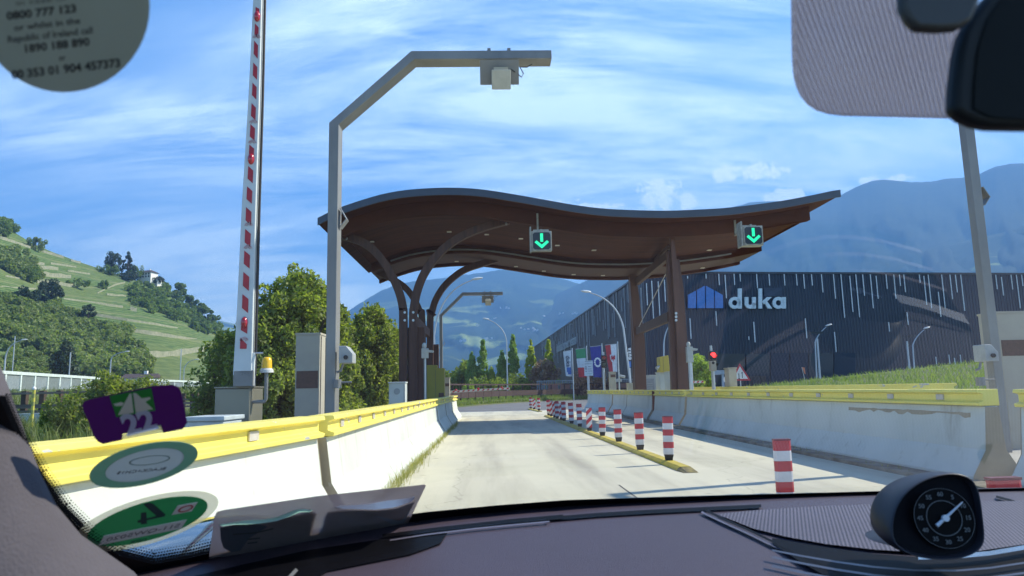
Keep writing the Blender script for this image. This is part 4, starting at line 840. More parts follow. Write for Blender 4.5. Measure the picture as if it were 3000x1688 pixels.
w_ = math_(t_, 'SINE', math_(t_, 'MULTIPLY', math_(t_, 'ADD', s_.outputs[0], math_(t_, 'MULTIPLY', s_.outputs[1], .55)), 15.0)); bu = N(t_, 'ShaderNodeBump', inputs={'Strength': .8, 'Distance': .08}); t_.links.new(w_, bu.inputs['Height']); t_.links.new(bu.outputs[0], bsdf(m_fac).inputs['Normal'])
src = bsdf(m_fac).inputs['Base Color'].links[0].from_socket; t_.links.new(mixc(t_, ramp(t_, w_, .1, .9), src, (.022, .030, .050, 1)), bsdf(m_fac).inputs['Base Color'])
m_strip = M('white_strip', (.75, .78, .8), .4); m_strip2 = M('grey_strip', (.42, .45, .48), .4)
ha = thing('showroom_hall', (FC.x, FC.y, 0), 'huge dark blue ribbed hall with white drip lines and a blue and white company sign', 'building')
FE2 = FC+fd*95; FL2 = FC+ld*140
def G(p, z=-.5): return Vector((p.x, p.y, z))
b = MB(); b.prism([G(FC), G(FE2), G(FE2+Vector((-10, 130, 0))), G(FL2)], (0, 0, HZ+.5)); fix_normals(b.build('wall', m_fac, ha))
b = MB(); o_ = .15; b.prism([G(FC+fn*o_-fd*.15+ln_*.1, HZ-.12), G(FE2+fn*o_, HZ-.12), G(FE2+fn*o_-fn*.6, HZ-.12), G(FC-fn*.45, HZ-.12)], (0, 0, .25)); fix_normals(b.build('roof_edge', M('dark_edge', (.02, .026, .04), .4), ha))
b = MB(); b.prism([G(FC-fn*.5+ln_*.12, HZ-.12), G(FL2+ln_*.12, HZ-.12), G(FL2-ln_*.4, HZ-.12), G(FC-ln_*.4-fn*.5, HZ-.12)], (0, 0, .25)); fix_normals(b.build('roof_edge', M('dark_edge', (.02, .026, .04), .4), ha))
def Cb(x, y): return (2200+x*.31056, 450+y*.31056)
def Cc(x, y): return (2200+x*.31056, 850+y*.31056)
def C3(x, y): return (1600+x*.34938, 500+y*.34938)
fs = [(Cb(x, a), Cb(x+(b_-a)*.035, b_)) for x, a, b_ in ((50, 1124, 1270), (167, 1124, 1245), (310, 1124, 1245), (425, 1124, 1245), (493, 1124, 1275), (568, 1124, 1245), (662, 1124, 1310), (775, 1124, 1370), (845, 1124, 1550), (930, 1155, 1495), (985, 1126, 1545), (1050, 1126, 1340), (1122, 1127, 1460), (1178, 1155, 1370), (1270, 1128, 1278), (1343, 1128, 1370), (1397, 1129, 1248), (1438, 1129, 1308), (1585, 1130, 1218), (1628, 1155, 1430), (1668, 1130, 1460), (1765, 1305, 1540), (1795, 1131, 1460), (1873, 1131, 1375), (1925, 1132, 1310), (1975, 1132, 1485), (2230, 1136, 1250), (2305, 1136, 1280), (2360, 1165, 1340), (2450, 1138, 1283), (2500, 1138, 1460), (2550, 1138, 1250))]
fs += [(Cc(x, a), Cc(x+(b_-a)*.06, b_)) for x, a, b_ in ((24, 300, 490), (511, 268, 455), (786, 395, 585), (1297, 303, 392), (1470, 210, 330), (1742, 630, 740), (1865, 610, 700), (1917, 640, 700), (1972, 610, 690))]
fs += [(C3(x, a), C3(x+(b_-a)*.045, b_)) for x, a, b_ in ((1338, 852, 905), (1445, 854, 960), (1498, 875, 1070), (1573, 854, 960), (1623, 854, 930), (1185, 885, 905), (1120, 900, 930), (1205, 1240, 1410), (1422, 1180, 1300), (1698, 1390, 1420), (1740, 1270, 1440), (884, 925, 1270), (938, 930, 1240), (990, 915, 1100), (840, 945, 1130))]
for (xa, ya), (xb, yb) in fs:
    p = on_plane(xa, ya, FC, fn, .06); q = on_plane(xb, yb, FC, fn, .06); b = MB(); b.prism([G(p-fd*.05, q.z), G(p+fd*.05, q.z), G(p+fd*.05+fn*.06, q.z), G(p-fd*.05+fn*.06, q.z)], (0, 0, p.z-q.z)); b.build('white_strip', m_strip, ha)
rr = random.Random(5)
for k in range(62):
    d = (k+.5+rr.uniform(-.4, .4))/62*118; p = FC+ld*d; top_ = HZ-rr.choice([0, 0, .0, .6, 2.5, 4])*rr.random()-.15; L = rr.uniform(1.2, 6.2)*(1 if d < 80 else .7); b = MB(); w = .05+.0006*d
    b.prism([G(p-ld*w+ln_*.01, top_-L), G(p+ld*w+ln_*.01, top_-L), G(p+ld*w+ln_*.14, top_-L), G(p-ld*w+ln_*.14, top_-L)], (0, 0, L)); b.build('white_strip', m_strip2, ha)
# company sign: letters and house mark standing off the cladding
sg = None
def fac(poly, off=.25, th=.18, crop=C3): P = [on_plane(*crop(x, y), FC, fn, off) for x, y in poly]; return P, fn*th
m_let = M('white_letter', (.66, .76, .80), .4); m_blue = M('blue_sign', (.045, .19, .55), .35)
def letter(name, polys, mat=m_let):
    b = MB()
    for pl in polys: P, v = fac(pl); b.prism(P, v)
    return fix_normals(b.build(name, mat, ha))
def ringp(cx, cy, ro, ri, a0=0, a1=360, n=28):
    out = []
    for i in range(n):
        t0, t1 = R(a0+(a1-a0)*i/n), R(a0+(a1-a0)*(i+1)/n); out.append([(cx+ro*math.cos(t0), cy-ro*math.sin(t0)), (cx+ro*math.cos(t1), cy-ro*math.sin(t1)), (cx+ri*math.cos(t1), cy-ri*math.sin(t1)), (cx+ri*math.cos(t0), cy-ri*math.sin(t0))])
    return out
def rc(x0, y0, x1, y1): return [(x0, y0), (x1, y0), (x1, y1), (x0, y1)]
letter('sign_letter', ringp(1577, 1110, 50, 23)+[rc(1604, 990, 1636, 1158)])
letter('sign_letter', [rc(1660, 1062, 1691, 1116), rc(1723, 1062, 1753, 1158)]+ringp(1706, 1112, 47, 16, 180, 360))
letter('sign_letter', [rc(1775, 990, 1806, 1158), [(1806, 1100), (1848, 1062), (1886, 1062), (1822, 1122)], [(1822, 1095), (1848, 1098), (1890, 1158), (1852, 1158)]])
letter('sign_letter', ringp(1943, 1110, 50, 23)+[rc(1974, 1062, 2005, 1158)])
letter('sign_mark', [[(1187, 1043), (1251, 1008), (1253, 1155), (1187, 1155)], [(1260, 1003), (1325, 967), (1328, 1155), (1262, 1155)], [(1335, 967), (1401, 1003), (1403, 1155), (1337, 1155)], [(1410, 1008), (1476, 1045), (1480, 1155), (1412, 1155)]], m_blue)
# slogan on the side wall
b = MB(); A_ = on_plane(1634, 1019, FC, ln_, .2); B_ = on_plane(1684, 997, FC, ln_, .2); dd = -ld; mt = Matrix.Identity(4)
for i, v in enumerate((dd, Vector((0, 0, 1)), ln_)): mt[0][i], mt[1][i], mt[2][i] = v
c_ = (A_+B_)/2; mt[0][3], mt[1][3], mt[2][3] = c_
b.text('individual shower systems', 2.9, mt, .04, .03); b.build('wall_lettering', m_strip2, ha)
# glazed ground floor
m_gl = M('dark_glazing', (.018, .035, .055), .12, 0, c2=(.016, .030, .050), scale=.3, spec=.2); m_gl2 = M('blue_panel', (.012, .030, .055), .5, spec=.2)
def fpanel(name, x0, y0, x1, y1, mat, off=.07, th=.05): P, v = fac([(x0, y0), (x1, y0), (x1, y1), (x0, y1)], off, th, lambda x, y: (x, y)); b = MB(); b.prism(P, v); return fix_normals(b.build(name, mat, ha))
fpanel('window', 2085, 1036, 2182, 1128, M('dark_recess', (.012, .016, .024), .3)); fpanel('window', 2186, 1036, 2254, 1128, m_gl); fpanel('window', 2258, 1034, 2310, 1128, m_gl2); fpanel('window', 2314, 1034, 2366, 1128, m_gl2); fpanel('window', 2370, 1034, 2440, 1128, m_gl); fpanel('window', 2444, 1034, 2505, 1128, m_gl2)
dr = fpanel('door', 2193, 1101, 2243, 1132, M('dark_door', (.008, .008, .012), .3), .14)
for x in (2205, 2228): fpanel('door_post', x, 1103, x+1.2, 1132, M('dark_frame', (.03, .03, .04), .4), .2)
for x0, y0, x1, y1 in ((2238, 843, 2290, 868),): fpanel('louvre', x0, y0, x1, y1, M('louvre_blue', (.02, .035, .07), .5), .02, .05)
# entrance shelter in front of the hall
def upright(name, px, ya, yb, Y, r, mat, parent=None, n=8): a = at_y(px, ya, Y); c = at_y(px, yb, Y); b = MB(); b.cyl((a.x, Y, a.z), (a.x, Y, c.z), r, n=n); return b.build(name, mat, parent)
m_lg = M('light_grey_paint', (.42, .46, .48), .5); m_pole = M('galvanised_pole', (.50, .53, .55), .4, .4, c2=(.42, .45, .47), scale=.8)
EY = 70; p = at_y(2060, 1086, EY); q = at_y(2124, 1097, EY); t = thing('entrance_shelter', (p.x, EY, 0), 'pale flat roofed shelter before the hall, right of the bright green tree', 'shelter')
b = MB(); b.bx(p.x, q.x, EY, EY+4, q.z, p.z); b.build('roof', m_lg, t)
for x in (p.x+.2, q.x-.3): b = MB(); b.bx(x, x+.22, EY+.1, EY+.3, 0, q.z-.003); b.build('column', m_lg, t)
b = MB(); b.bx(p.x+.3, q.x-.4, EY+3.5, EY+3.6, 0, q.z-.003); b.build('back_wall', m_gl, t)

# ------------------------------------------------------------ street lamps
m_head = M('lamp_head', (.72, .74, .74), .35)
def lamp(base, top, head, label, r=.07, bend=None, group='curved street lamps', nm='street_lamp', mat=m_pole, headlen=.75, zfoot=0):
    """tapered pole that bends over to its head; base/top/head are points in the place"""
    t = thing(nm, (base.x, base.y, zfoot), label, 'street lamp', group); B, T, H = Vector((base.x, base.y, zfoot)), Vector(top), Vector(head)
    pts = [B, B.lerp(T, .5), T]; n = 12
    C = Vector((T.x, T.y, T.z+(H.z-T.z)*.95)) if bend is None else bend
    for i in range(1, n+1): s = i/n; pts.append(T*(1-s)**2+C*2*s*(1-s)+H*s*s)
    b = MB(); b.tube(pts, [r*1.25, r*1.1, r]+[r*(1-.45*i/n) for i in range(1, n+1)], 8); b.build('pole', mat, t, smooth=True)
    d = (pts[-1]-pts[-2]).normalized(); b = MB(); rot = Vector((1, 0, 0)).rotation_difference(Vector((d.x, d.y, d.z*.35)).normalized()).to_matrix(); b.ell(H+d*headlen*.42, (headlen*.5, .16, .085), 14, 8, rot); hd = b.build('lamp_head', m_head, t, smooth=True)
    return t
Y = 45; lamp(at_y(1277, 1100, Y), at_y(1271, 985, Y), at_y(1384, 821, Y), 'lamp arching right beside the far curved canopy posts, grey head over the mountain', bend=at_y(1285, 850, Y))
Y = 82; lamp(at_y(1487, 1140, Y), at_y(1484, 1000, Y), at_y(1431, 937, Y), 'lamp between the poplars, its arm bent to the left', bend=at_y(1478, 955, Y))
Y = 49; lamp(at_y(1853, 1140, Y), at_y(1826, 960, Y), at_y(1729, 858, Y), 'tall lamp before the side of the dark hall, arm arching left', bend=at_y(1808, 880, Y))
Y = 69; lamp(at_y(1943, 1140, Y), at_y(1945, 1010, Y), at_y(1990, 926, Y), 'lamp seen between the two right canopy posts', bend=at_y(1948, 950, Y))
Y = 72
for (bx0, tx, ty, hx, hy, sx, sy, s2, sb, lab) in ((2391, 2388, 1003, 2421, 958, 2394, 992, 1108, (2368, 2412, 975), 'bent lamp beside a straight pole before the hall, left pair'), (2679, 2674, 1012, 2708, 966, 2657, 1000, 1092, (2662, 2682, 985), 'bent lamp beside a straight pole before the hall, right pair')):
    lamp(at_y(bx0+1, 1108, Y), at_y(tx, ty, Y), at_y(hx, hy, Y), lab, .07, at_y(tx+8, hy+20, Y), zfoot=1.0)
    p = at_y(sx, sy, Y-1); q = at_y(sx+8, s2, Y-1); t = thing('sign_mast', (q.x, Y-1, .8), 'straight mast with a dark cross board, '+('left' if sx < 2500 else 'right')+' of the two before the hall', 'mast'); b = MB(); b.cyl((q.x, Y-1, .8), (p.x, Y-1, p.z), .11, .09, 8); b.build('pole', m_pole, t)
    a, c, y_ = sb; A_ = at_y(a, y_-3, Y-1.2); B_ = at_y(c, y_+3, Y-1.2); b = MB(); b.bx(A_.x, B_.x, Y-1.25, Y-1.12, B_.z, A_.z); b.build('cross_board', M('dark_board', (.02, .025, .03), .5), t)
for (Y, b0, t0, h0, bend, lab) in ((80, (14, 1090), (15, 1060), (62, 998), (18, 1008), 'lamp in front of the dark fir at the far left'), (100, (322, 1097), (325, 1058), (366, 1031), (328, 1036), 'lamp before the wood, arm bent right, middle of the three on the left'), (125, (537, 1113), (540, 1080), (573, 1054), (546, 1058), 'most distant lamp left of the barrier machine')):
    lamp(at_y(*b0, Y), at_y(*t0, Y), at_y(*h0, Y), lab, .08, at_y(*bend, Y))
for px, ya, yb, Y, lab in ((203, 1032, 1092, 95, 'thin bare pole between the fir and the wood'), (529, 1023, 1075, 120, 'thin bare pole below the pale terrace wall'), (39, 985, 1052, 110, 'thin pole beside the dark fir')):
    q = at_y(px, yb, Y); t = thing('thin_pole', (q.x, Y, 0), lab, 'pole'); b = MB(); b.cyl((q.x, Y, 0), (q.x, Y, at_y(px, ya, Y).z), .07, n=6); b.build('pole', m_pole, t)

# ------------------------------------------------------------ flags and info board
def flag(px_l, px_r, y0, y1, Y, label, paint, lean=0, pole_top=None):
    """banner hanging from an arm on its mast; the mast is at its right edge"""
    TL, TR, BR = at_y(px_l, y0+4, Y), at_y(px_r, y0, Y), at_y(px_r+3+lean, y1, Y); BL = at_y(px_l+(px_r-px_l)*.34+lean, y1-1, Y)
    t = thing('flag', (TR.x+.12, Y, 0), label, 'flag', 'banners in front of the hall'); b = MB(); b.cyl((TR.x+.12, Y, 0), (TR.x+.12, Y, TR.z+.25), .06, n=8); b.cyl((TR.x+.12, Y, TR.z+.02), (TL.x, Y, TL.z+.02), .03, n=6); b.build('mast', m_pole, t)
    def S(u, v):
        p = TL.lerp(TR, u).lerp(BL.lerp(BR, u), v); p.y += .12*math.sin(u*5+v*4)*v; return p
    paint(t, S); return t
def cloth(t, S, u0, v0, u1, v1, mat, name='cloth', off=0, n=8, parent=None):
    P = [[S(u0+(u1-u0)*i/n, v0+(v1-v0)*j/n)+Vector((0, -off, 0)) for j in range(n+1)] for i in range(n+1)]; return grid_mesh(name, P, mat, parent or t)
fw_ = M('flag_white', (.62, .68, .72), .8); fg = M('flag_green', (.05, .30, .13), .8); fr = M('flag_red', (.55, .05, .06), .8); fb = M('flag_blue', (.035, .05, .30), .8); fk = M('flag_dark', (.05, .07, .12), .8); fsig = M('flag_blue_mark', (.03, .14, .45), .7); fwht = M('flag_star_white', (.85, .85, .85), .7)
FLG = 74
def f1(t, S):
    c = cloth(t, S, 0, 0, 1, 1, fw_)
    b = MB()
    for ch, v in zip('duka', (.24, .36, .47, .58)):
        p = S(.5, v)+Vector((0, -.06, 0)); mt = Matrix(((0, -1, 0, p.x), (0, 0, -1, p.y), (-1, 0, 0, p.z), (0, 0, 0, 1))).to_4x4()
        ax = Vector((0, 0, -1)); upv = Vector((1, 0, 0)); mt = Matrix.Identity(4)
        for i, vv in enumerate((ax, upv, ax.cross(upv))): mt[0][i], mt[1][i], mt[2][i] = vv
        mt[0][3], mt[1][3], mt[2][3] = p; b.text(ch, .62, mt, .005, .01)
    b.build('lettering', fk, c)
    for v in (.70, .78, .86): p = S(.55, v)+Vector((0, -.06, 0)); b = MB(); b.bx(p.x-.22, p.x+.22, p.y-.01, p.y, p.z-.17, p.z+.13); b.build('mark', fsig, c)
flag(1650, 1673, 1027, 1103, FLG, 'white banner with dark vertical lettering and a blue mark, leftmost of the four', f1)
def f2(t, S):
    cloth(t, S, 0, 0, 1, .335, fg); cloth(t, S, 0, .335, 1, .66, fw_); cloth(t, S, 0, .66, 1, 1, fr)
flag(1686, 1715, 1020, 1106, FLG, 'green white red banner, second of the four, partly behind the white board', f2)
def f3(t, S):
    c = cloth(t, S, 0, 0, 1, 1, fb)
    for k in range(12): a = k/12*2*math.pi; p = S(.6+.30*math.sin(a), .52-.13*math.cos(a)); b = MB(); b.disc(p+Vector((0, -.07, 0)), (0, -1, 0), .11, 5, 0); b.build('star', fwht, c)
flag(1728, 1760, 1013, 1106, FLG, 'blue banner with a ring of white stars', f3)
def f4(t, S):
    a = cloth(t, S, 0, 0, .47, 1, fr); w = cloth(t, S, .47, 0, 1, 1, fwht)
    b = MB(); b.add([S(u, v)+Vector((0, -.10, 0)) for u, v in ((.30, .37), (.85, .37), (.86, .52), (.76, .64), (.59, .71), (.41, .64), (.30, .52))], [(0, 1, 2, 3, 4, 5, 6)]); sh = b.build('shield', fwht, w)
    b = MB()   # red spread eagle
    for pl in (((.55, .40), (.62, .40), (.64, .46), (.62, .56), (.585, .66), (.545, .56), (.53, .46)), ((.54, .47), (.44, .39), (.37, .42), (.40, .49), (.37, .55), (.47, .56), (.54, .54)), ((.63, .47), (.73, .39), (.80, .42), (.77, .49), (.80, .55), (.70, .56), (.63, .54)), ((.55, .58), (.47, .62), (.50, .60), (.57, .55)), ((.61, .58), (.69, .62), (.66, .60), (.60, .55))):
        b.add([S(u, v)+Vector((0, -.13, 0)) for u, v in pl], [tuple(range(len(pl)))])
    b.build('eagle_emblem', fr, sh)
flag(1773, 1806, 1008, 1090, FLG, 'red and white banner with a red eagle on a shield', f4, 0)
Y = 72; A_, B_ = at_y(1711, 1057, Y), at_y(1738, 1101, Y); t = thing('info_board', ((A_.x+B_.x)/2, Y, .3), 'white notice board with rows of small dark text in front of the flags', 'board')
b = MB(); b.bx(A_.x, B_.x, Y, Y+.06, B_.z, A_.z); bo = b.build('board', fw_, t); b = MB(); b.cyl(((A_.x+B_.x)/2, Y+.12, .2), ((A_.x+B_.x)/2, Y+.12, A_.z-.1), .05, n=8); b.build('post', m_pole, t)
W_, H_ = B_.x-A_.x, A_.z-B_.z
for u0, u1, v in ((.1, .85, .07), (.08, .85, .21), (.08, .3, .38), (.42, .75, .40), (.08, .32, .46), (.08, .3, .52), (.42, .85, .55), (.08, .3, .6), (.45, .92, .69), (.08, .3, .72), (.28, .9, .86)):
    b = MB(); b.bx(A_.x+u0*W_, A_.x+u1*W_, Y-.012, Y-.002, A_.z-v*H_-.02, A_.z-v*H_+.02); b.build('text_line', fk if v < .8 else M('board_green', (.2, .5, .4), .7), bo)
# vertical company sign on the wall behind the far canopy post
Y = 60; A_, B_ = at_y(1838, 1012, Y), at_y(1851, 1078, Y); t = thing('banner_sign', ((A_.x+B_.x)/2, Y, 0), 'narrow upright dark sign with white letters beside the far right canopy post', 'sign')
b = MB(); b.bx(A_.x, B_.x, Y, Y+.1, B_.z, A_.z); s1 = b.build('panel', M('sign_dark', (.02, .03, .05), .5), t); b = MB(); b.bx(A_.x+.12, A_.x+.2, Y, Y+.08, 0, B_.z-.002); b.build('leg', m_pole, t)
b = MB()
for k, ch in enumerate('duka'):
    ax = Vector((0, 0, 1)); upv = Vector((-1, 0, 0)); mt = Matrix.Identity(4)
    for i, vv in enumerate((ax, upv, ax.cross(upv))): mt[0][i], mt[1][i], mt[2][i] = vv
    mt[0][3], mt[1][3], mt[2][3] = ((A_.x+B_.x)/2, Y-.02, A_.z-1.12+.27*k); b.text(ch, .42, mt, .005, .02)
b.build('lettering', fwht, s1); b = MB(); b.bx(A_.x+.06, B_.x-.06, Y-.02, Y-.002, A_.z-1.85, A_.z-1.35); b.build('mark', m_blue, s1)

# ------------------------------------------------------------ traffic lights, cameras, cabinets on the islands
m_sig = M('signal_black', (.012, .012, .014), .45); m_redl = emit('red_light', (.85, .02, .02), 2.2); m_offl = M('dark_lens', (.03, .05, .03), .15); m_offr = M('dim_red_lens', (.35, .03, .02), .2)
def signal(px, py, Y, label, lit=True, pole_to=0, s=.30, z0=.16, side=0):
    c = at_y(px, py, Y); t = thing('traffic_light', (c.x, Y, z0), label, 'traffic light', 'traffic lights of the toll lanes'); x, z = c.x, c.z
    b = MB(); b.cyl((x, Y+.12, z0), (x, Y+.12, z+.35), .045, n=10); b.build('pole', m_pole, t)
    for k in range(2):
        zz_ = z-k*s*1.15; b = MB(); b.box((x, Y, zz_), (s, .2, s*1.1)); hb_ = b.build('housing', m_sig, t, bevel=.03)
        b = MB(); b.disc((x, Y-.101, zz_), (0, -1, 0), s*.36, 16, .01); b.build('lens', (m_redl if (lit and k == 0) else (m_offr if k == 0 else m_offl)), t)
        b = MB(); b.disc((x, Y-.10, zz_), (0, -1, 0), s*.42, 14, .16, s*.38, 0, 180); b.build('visor', m_sig, hb_)
    return t
signal(1769, 1050, 38.5, 'traffic light with dim red lens in front of the eagle banner', False, s=.30)
signal(2087, 1041, 25, 'traffic light glowing red in front of the dark hall', True, s=.26)
def post_cam(px, y_top, y_bot, Y, label, w=.10, headz=.45, dome=True):
    A_, B_ = at_y(px, y_top, Y), at_y(px, y_bot, Y); t = thing('camera_post', (A_.x, Y, B_.z), label, 'camera post'); x = A_.x; z = A_.z
    b = MB(); b.cyl((x, Y, B_.z), (x, Y, z-headz), w/2, n=10); b.build('post', m_pole, t); m_h = M('housing_grey', (.45, .47, .44), .5)
    b = MB(); b.bx(x-.10, x+.10, Y-.09, Y+.09, z-headz, z-.16); b.build('junction_box', m_h, t, bevel=.012); b = MB(); b.ell((x-.02, Y, z-.09), (.07, .07, .10), 12, 8); b.build('dome_camera', m_h, t, smooth=True)
    b = MB(); b.prism([(x+.05, Y-.12, z-.20), (x+.26, Y-.12, z-.235), (x+.24, Y-.12, z-.29), (x+.05, Y-.12, z-.28)], (0, .2, 0)); fix_normals(b.build('side_camera', m_h, t)); return t
post_cam(2018, 1002, 1150, 23.4, 'grey pole with a dome camera on top, just right of the canopy posts', .14, .68)
post_cam(1245, 1005, 1172, 21, 'slim grey pole with small camera box left of the yellow panel', .07, .45)
# mast with cylinder camera left of the white lamp
Y = 36.5; A_, B_ = at_y(1808, 1020, Y), at_y(1815, 1143, Y); t = thing('camera_mast', (B_.x, Y, .16), 'thin pale mast with a bullet camera pointing right, beside the beige cabinet', 'camera mast'); b = MB(); b.cyl((B_.x, Y, .16), (B_.x, Y, A_.z), .035, n=8); b.build('mast', m_pole, t)
c = at_y(1822, 1104, Y); b = MB(); b.tube([(c.x-.12, Y-.1, c.z+.05), (c.x+.12, Y-.22, c.z-.02)], .065, 12); b.build('bullet_camera', m_lg, t, smooth=True, ang=40); b = MB(); b.cyl((c.x+.121, Y-.221, c.z-.021), (c.x+.124, Y-.2225, c.z-.022), .045); b.build('lens', m_black, t); c = at_y(1813, 1114, Y); b = MB(); b.bx(c.x-.17, c.x+.14, Y-.08, Y+.08, c.z-.07, c.z+.07); b.build('junction_box', m_lg, t, bevel=.01)
Y = 24.8; A_ = at_y(2088, 1066, Y); t = thing('camera_post', (A_.x, Y, .16), 'small box camera on a pole under the glowing red light', 'camera post'); b = MB(); b.cyl((A_.x, Y, .16), (A_.x, Y, A_.z-.1), .05, n=8); b.build('post', m_pole, t); b = MB(); b.bx(A_.x-.11, A_.x+.09, Y-.12, Y+.1, A_.z-.25, A_.z+.10); b.build('housing', m_cab, t, bevel=.015); b = MB(); b.cyl((A_.x-.02, Y-.121, A_.z+.03), (A_.x-.02, Y-.13, A_.z+.03), .05); b.build('lens', m_black, t)
def boxcab(px0, px1, py0, Y, d, label, mat, nm='cabinet', extra=None, zb=.16, cat='cabinet', group=None):
    A_, B_ = at_y(px0, py0, Y), at_y(px1, py0, Y); t = thing(nm, ((A_.x+B_.x)/2, Y+d/2, zb), label, cat, group); z = (A_.z+B_.z)/2
    b = MB(); b.bx(A_.x, B_.x, Y, Y+d, zb, z-.04); b.build('body', mat, t, bevel=.012); b = MB(); b.bx(A_.x-.02, B_.x+.02, Y-.02, Y+d+.02, z-.038, z); b.build('lid', mat, t, bevel=.01)
    if extra: extra(t, A_, B_, z, Y)
    return t
m_gcab = M('grey_cabinet', (.58, .62, .60), .55, c2=(.50, .54, .53), scale=1.5)
def knob(t, A_, B_, z, Y):
    c = Vector(((A_.x+B_.x)/2, Y-.003, z-.2*(z-.2))); b = MB(); b.disc(c, (0, -1, 0), .085, 16, .012); b.build('round_cover', M('cover_grey', (.36, .39, .39), .5), t); b = MB(); b.bx(B_.x-.03, B_.x-.02, Y-.006, Y-.001, .2, z-.08); b.build('seam', M('seam', (.12, .12, .11), .7), t)
boxcab(1139, 1187, 1119, 19.5, .45, 'blue grey cabinet with a round cover left of the curved canopy posts', m_gcab, extra=knob, zb=.14)
boxcab(1960, 1992, 1088, 25.8, .7, 'tall grey cabinet with a round mark at the foot of the near right canopy post', m_gcab, extra=knob)
boxcab(1933, 1960, 1090, 27.2, .7, 'grey cabinet left of the one with the round mark', m_gcab)
def louv(t, A_, B_, z, Y):
    b = MB(); b.bx(A_.x+.25, B_.x-.25, Y-.012, Y-.001, .3, z-.16); p = b.build('front_panel', m_lg, t)
    for k in range(6): zz_ = .85+(z-1.15)*k/6; b = MB(); b.bx(A_.x+.33, B_.x-.33, Y-.03, Y-.013, zz_, zz_+.035); b.build('louvre', m_gcab, p)
    for x in (A_.x+.06, A_.x+.2): b = MB(); b.cyl((x, Y+.1, z), (x, Y+.1, z+.07), .015, n=6); b.build('cable_gland', m_lg, t)
boxcab(1862, 1932, 1099, 31.2, .6, 'wide pale machine housing with louvres behind the barrier gap', m_gcab, 'machine_housing', louv, cat='machine')
boxcab(1841, 1860, 1122, 33.5, .5, 'small beige cabinet left of the louvred machine', m_cab)
boxcab(1787, 1804, 1089, 38, .5, 'beige reader cabinet behind the end of the right barriers', m_cab, 'reader_cabinet', lambda t, A_, B_, z, Y: (lambda b: (b.bx(A_.x+.03, B_.x-.03, Y-.008, Y-.001, z-.30, z-.15), b.build('label_plate', m_label, t)))(MB()), group='reader cabinets')
boxcab(2134, 2157, 1077, 23.6, .45, 'beige reader cabinet left of the warning triangle', m_cab, 'reader_cabinet', group='reader cabinets', zb=.1)
boxcab(1303, 1317, 1106, 34.2, .4, 'beige reader cabinet at the foot of the far small gantry', m_cab, 'reader_cabinet', lambda t, A_, B_, z, Y: (lambda b: (b.bx(A_.x+.02, B_.x-.02, Y-.008, Y-.001, z-.42, z-.28), b.build('label_plate', m_label, t)))(MB()), group='reader cabinets')
# yellow signal boxes seen from behind and from the side
m_yb = M('ochre_panel', (.34, .28, .03), .55, c2=(.30, .25, .03), scale=2); m_yb2 = M('yellow_box', (.60, .46, .07), .5, c2=(.54, .42, .06), scale=2)
Y = 28; A_, B_, C_ = at_y(1250, 1070, Y), at_y(1302, 1170, Y), at_y(1280, 1079, Y); t = thing('yellow_cabinet', ((A_.x+B_.x)/2, Y, .14), 'large ochre stepped panel behind the end of the left barriers', 'panel')
b = MB(); b.prism([(A_.x, Y, .14), (B_.x, Y, .14), (B_.x, Y, C_.z), (C_.x, Y, C_.z), (C_.x, Y, A_.z), (A_.x, Y, A_.z)], (0, .5, 0)); fix_normals(b.build('body', m_yb, t, bevel=.01)); b = MB(); b.bx((A_.x+B_.x)/2, (A_.x+B_.x)/2+.012, Y-.005, Y-.001, .2, C_.z-.05); b.build('seam', M('seam', (.12, .12, .11), .7), t)
b = MB(); b.bx(B_.x-.22, B_.x-.02, Y-.02, Y-.002, .95, 1.15); b.build('label_plate', m_label, t)
Y = 27.0; A_, B_ = at_y(1931, 1043, Y), at_y(1963, 1090, Y); t = thing('yellow_box', ((A_.x+B_.x)/2, Y, B_.z), 'yellow box lamp mounted above the grey cabinets between the right canopy posts', 'box')
b = MB(); b.prism([(A_.x+.0, Y, B_.z), (B_.x, Y, B_.z), (B_.x-.03, Y, A_.z+.02), (A_.x+.02, Y, A_.z-.04)], (0, .5, 0)); fix_normals(b.build('body', m_yb2, t, bevel=.015)); b = MB(); b.bx(A_.x+.14, A_.x+.15, Y-.006, Y-.001, B_.z+.02, A_.z-.05); b.build('seam', M('seam', (.12, .12, .11), .7), t)
b = MB(); b.tube([(A_.x-.14, Y-.1, B_.z+.15), (A_.x-.02, Y-.02, B_.z+.23)], [.07, .035], 10); b.build('horn', m_lg, t, smooth=True); b = MB(); b.cyl(((A_.x+B_.x)/2-.1, Y+.25, .16), ((A_.x+B_.x)/2-.1, Y+.25, B_.z), .05, n=8); b.build('post', m_pole, t)
# dark car roof peeking behind the gap of the right barrier
Y = 24; A_, B_ = at_y(1882, 1132, 27.2), at_y(1924, 1132, 27.2); 
# grey machine rail: a lowered barrier across the lane end
Y = 34.8; A_, B_ = at_y(1318, 1148, Y), at_y(1494, 1138, Y); t = thing('lowered_barrier', (A_.x-.3, Y, 0), 'lowered red and white barrier arm across the far end of the lane', 'barrier arm')
d = (B_-A_); L = d.length; d = d.normalized(); b = MB(); n_ = Vector((-d.z, 0, d.x)); b.prism([A_-n_*.055, B_-n_*.05, B_+n_*.05, A_+n_*.055], (0, .05, 0)); ar = fix_normals(b.build('arm', m_arm, t)); b = MB(); b.bx(A_.x-.5, A_.x-.02, Y-.2, Y+.3, 0, A_.z+.12); b.build('machine', m_mach, t, bevel=.01)
for k in range(12):
    p = A_+d*(.1+k*L/12.2); b = MB(); b.prism([p-n_*.035, p+d*.10-n_*.035, p+d*.17+n_*.035, p+d*.07+n_*.035], (0, -.006, 0)); fix_normals(b.build('red_stripe', m_armr, ar))
for f in (.10, .47, .86): b = MB(); b.ell(A_+d*L*f+Vector((0, .02, .07)), (.07, .05, .055), 10, 6); b.build('warning_lamp', m_lamp, ar, smooth=True)
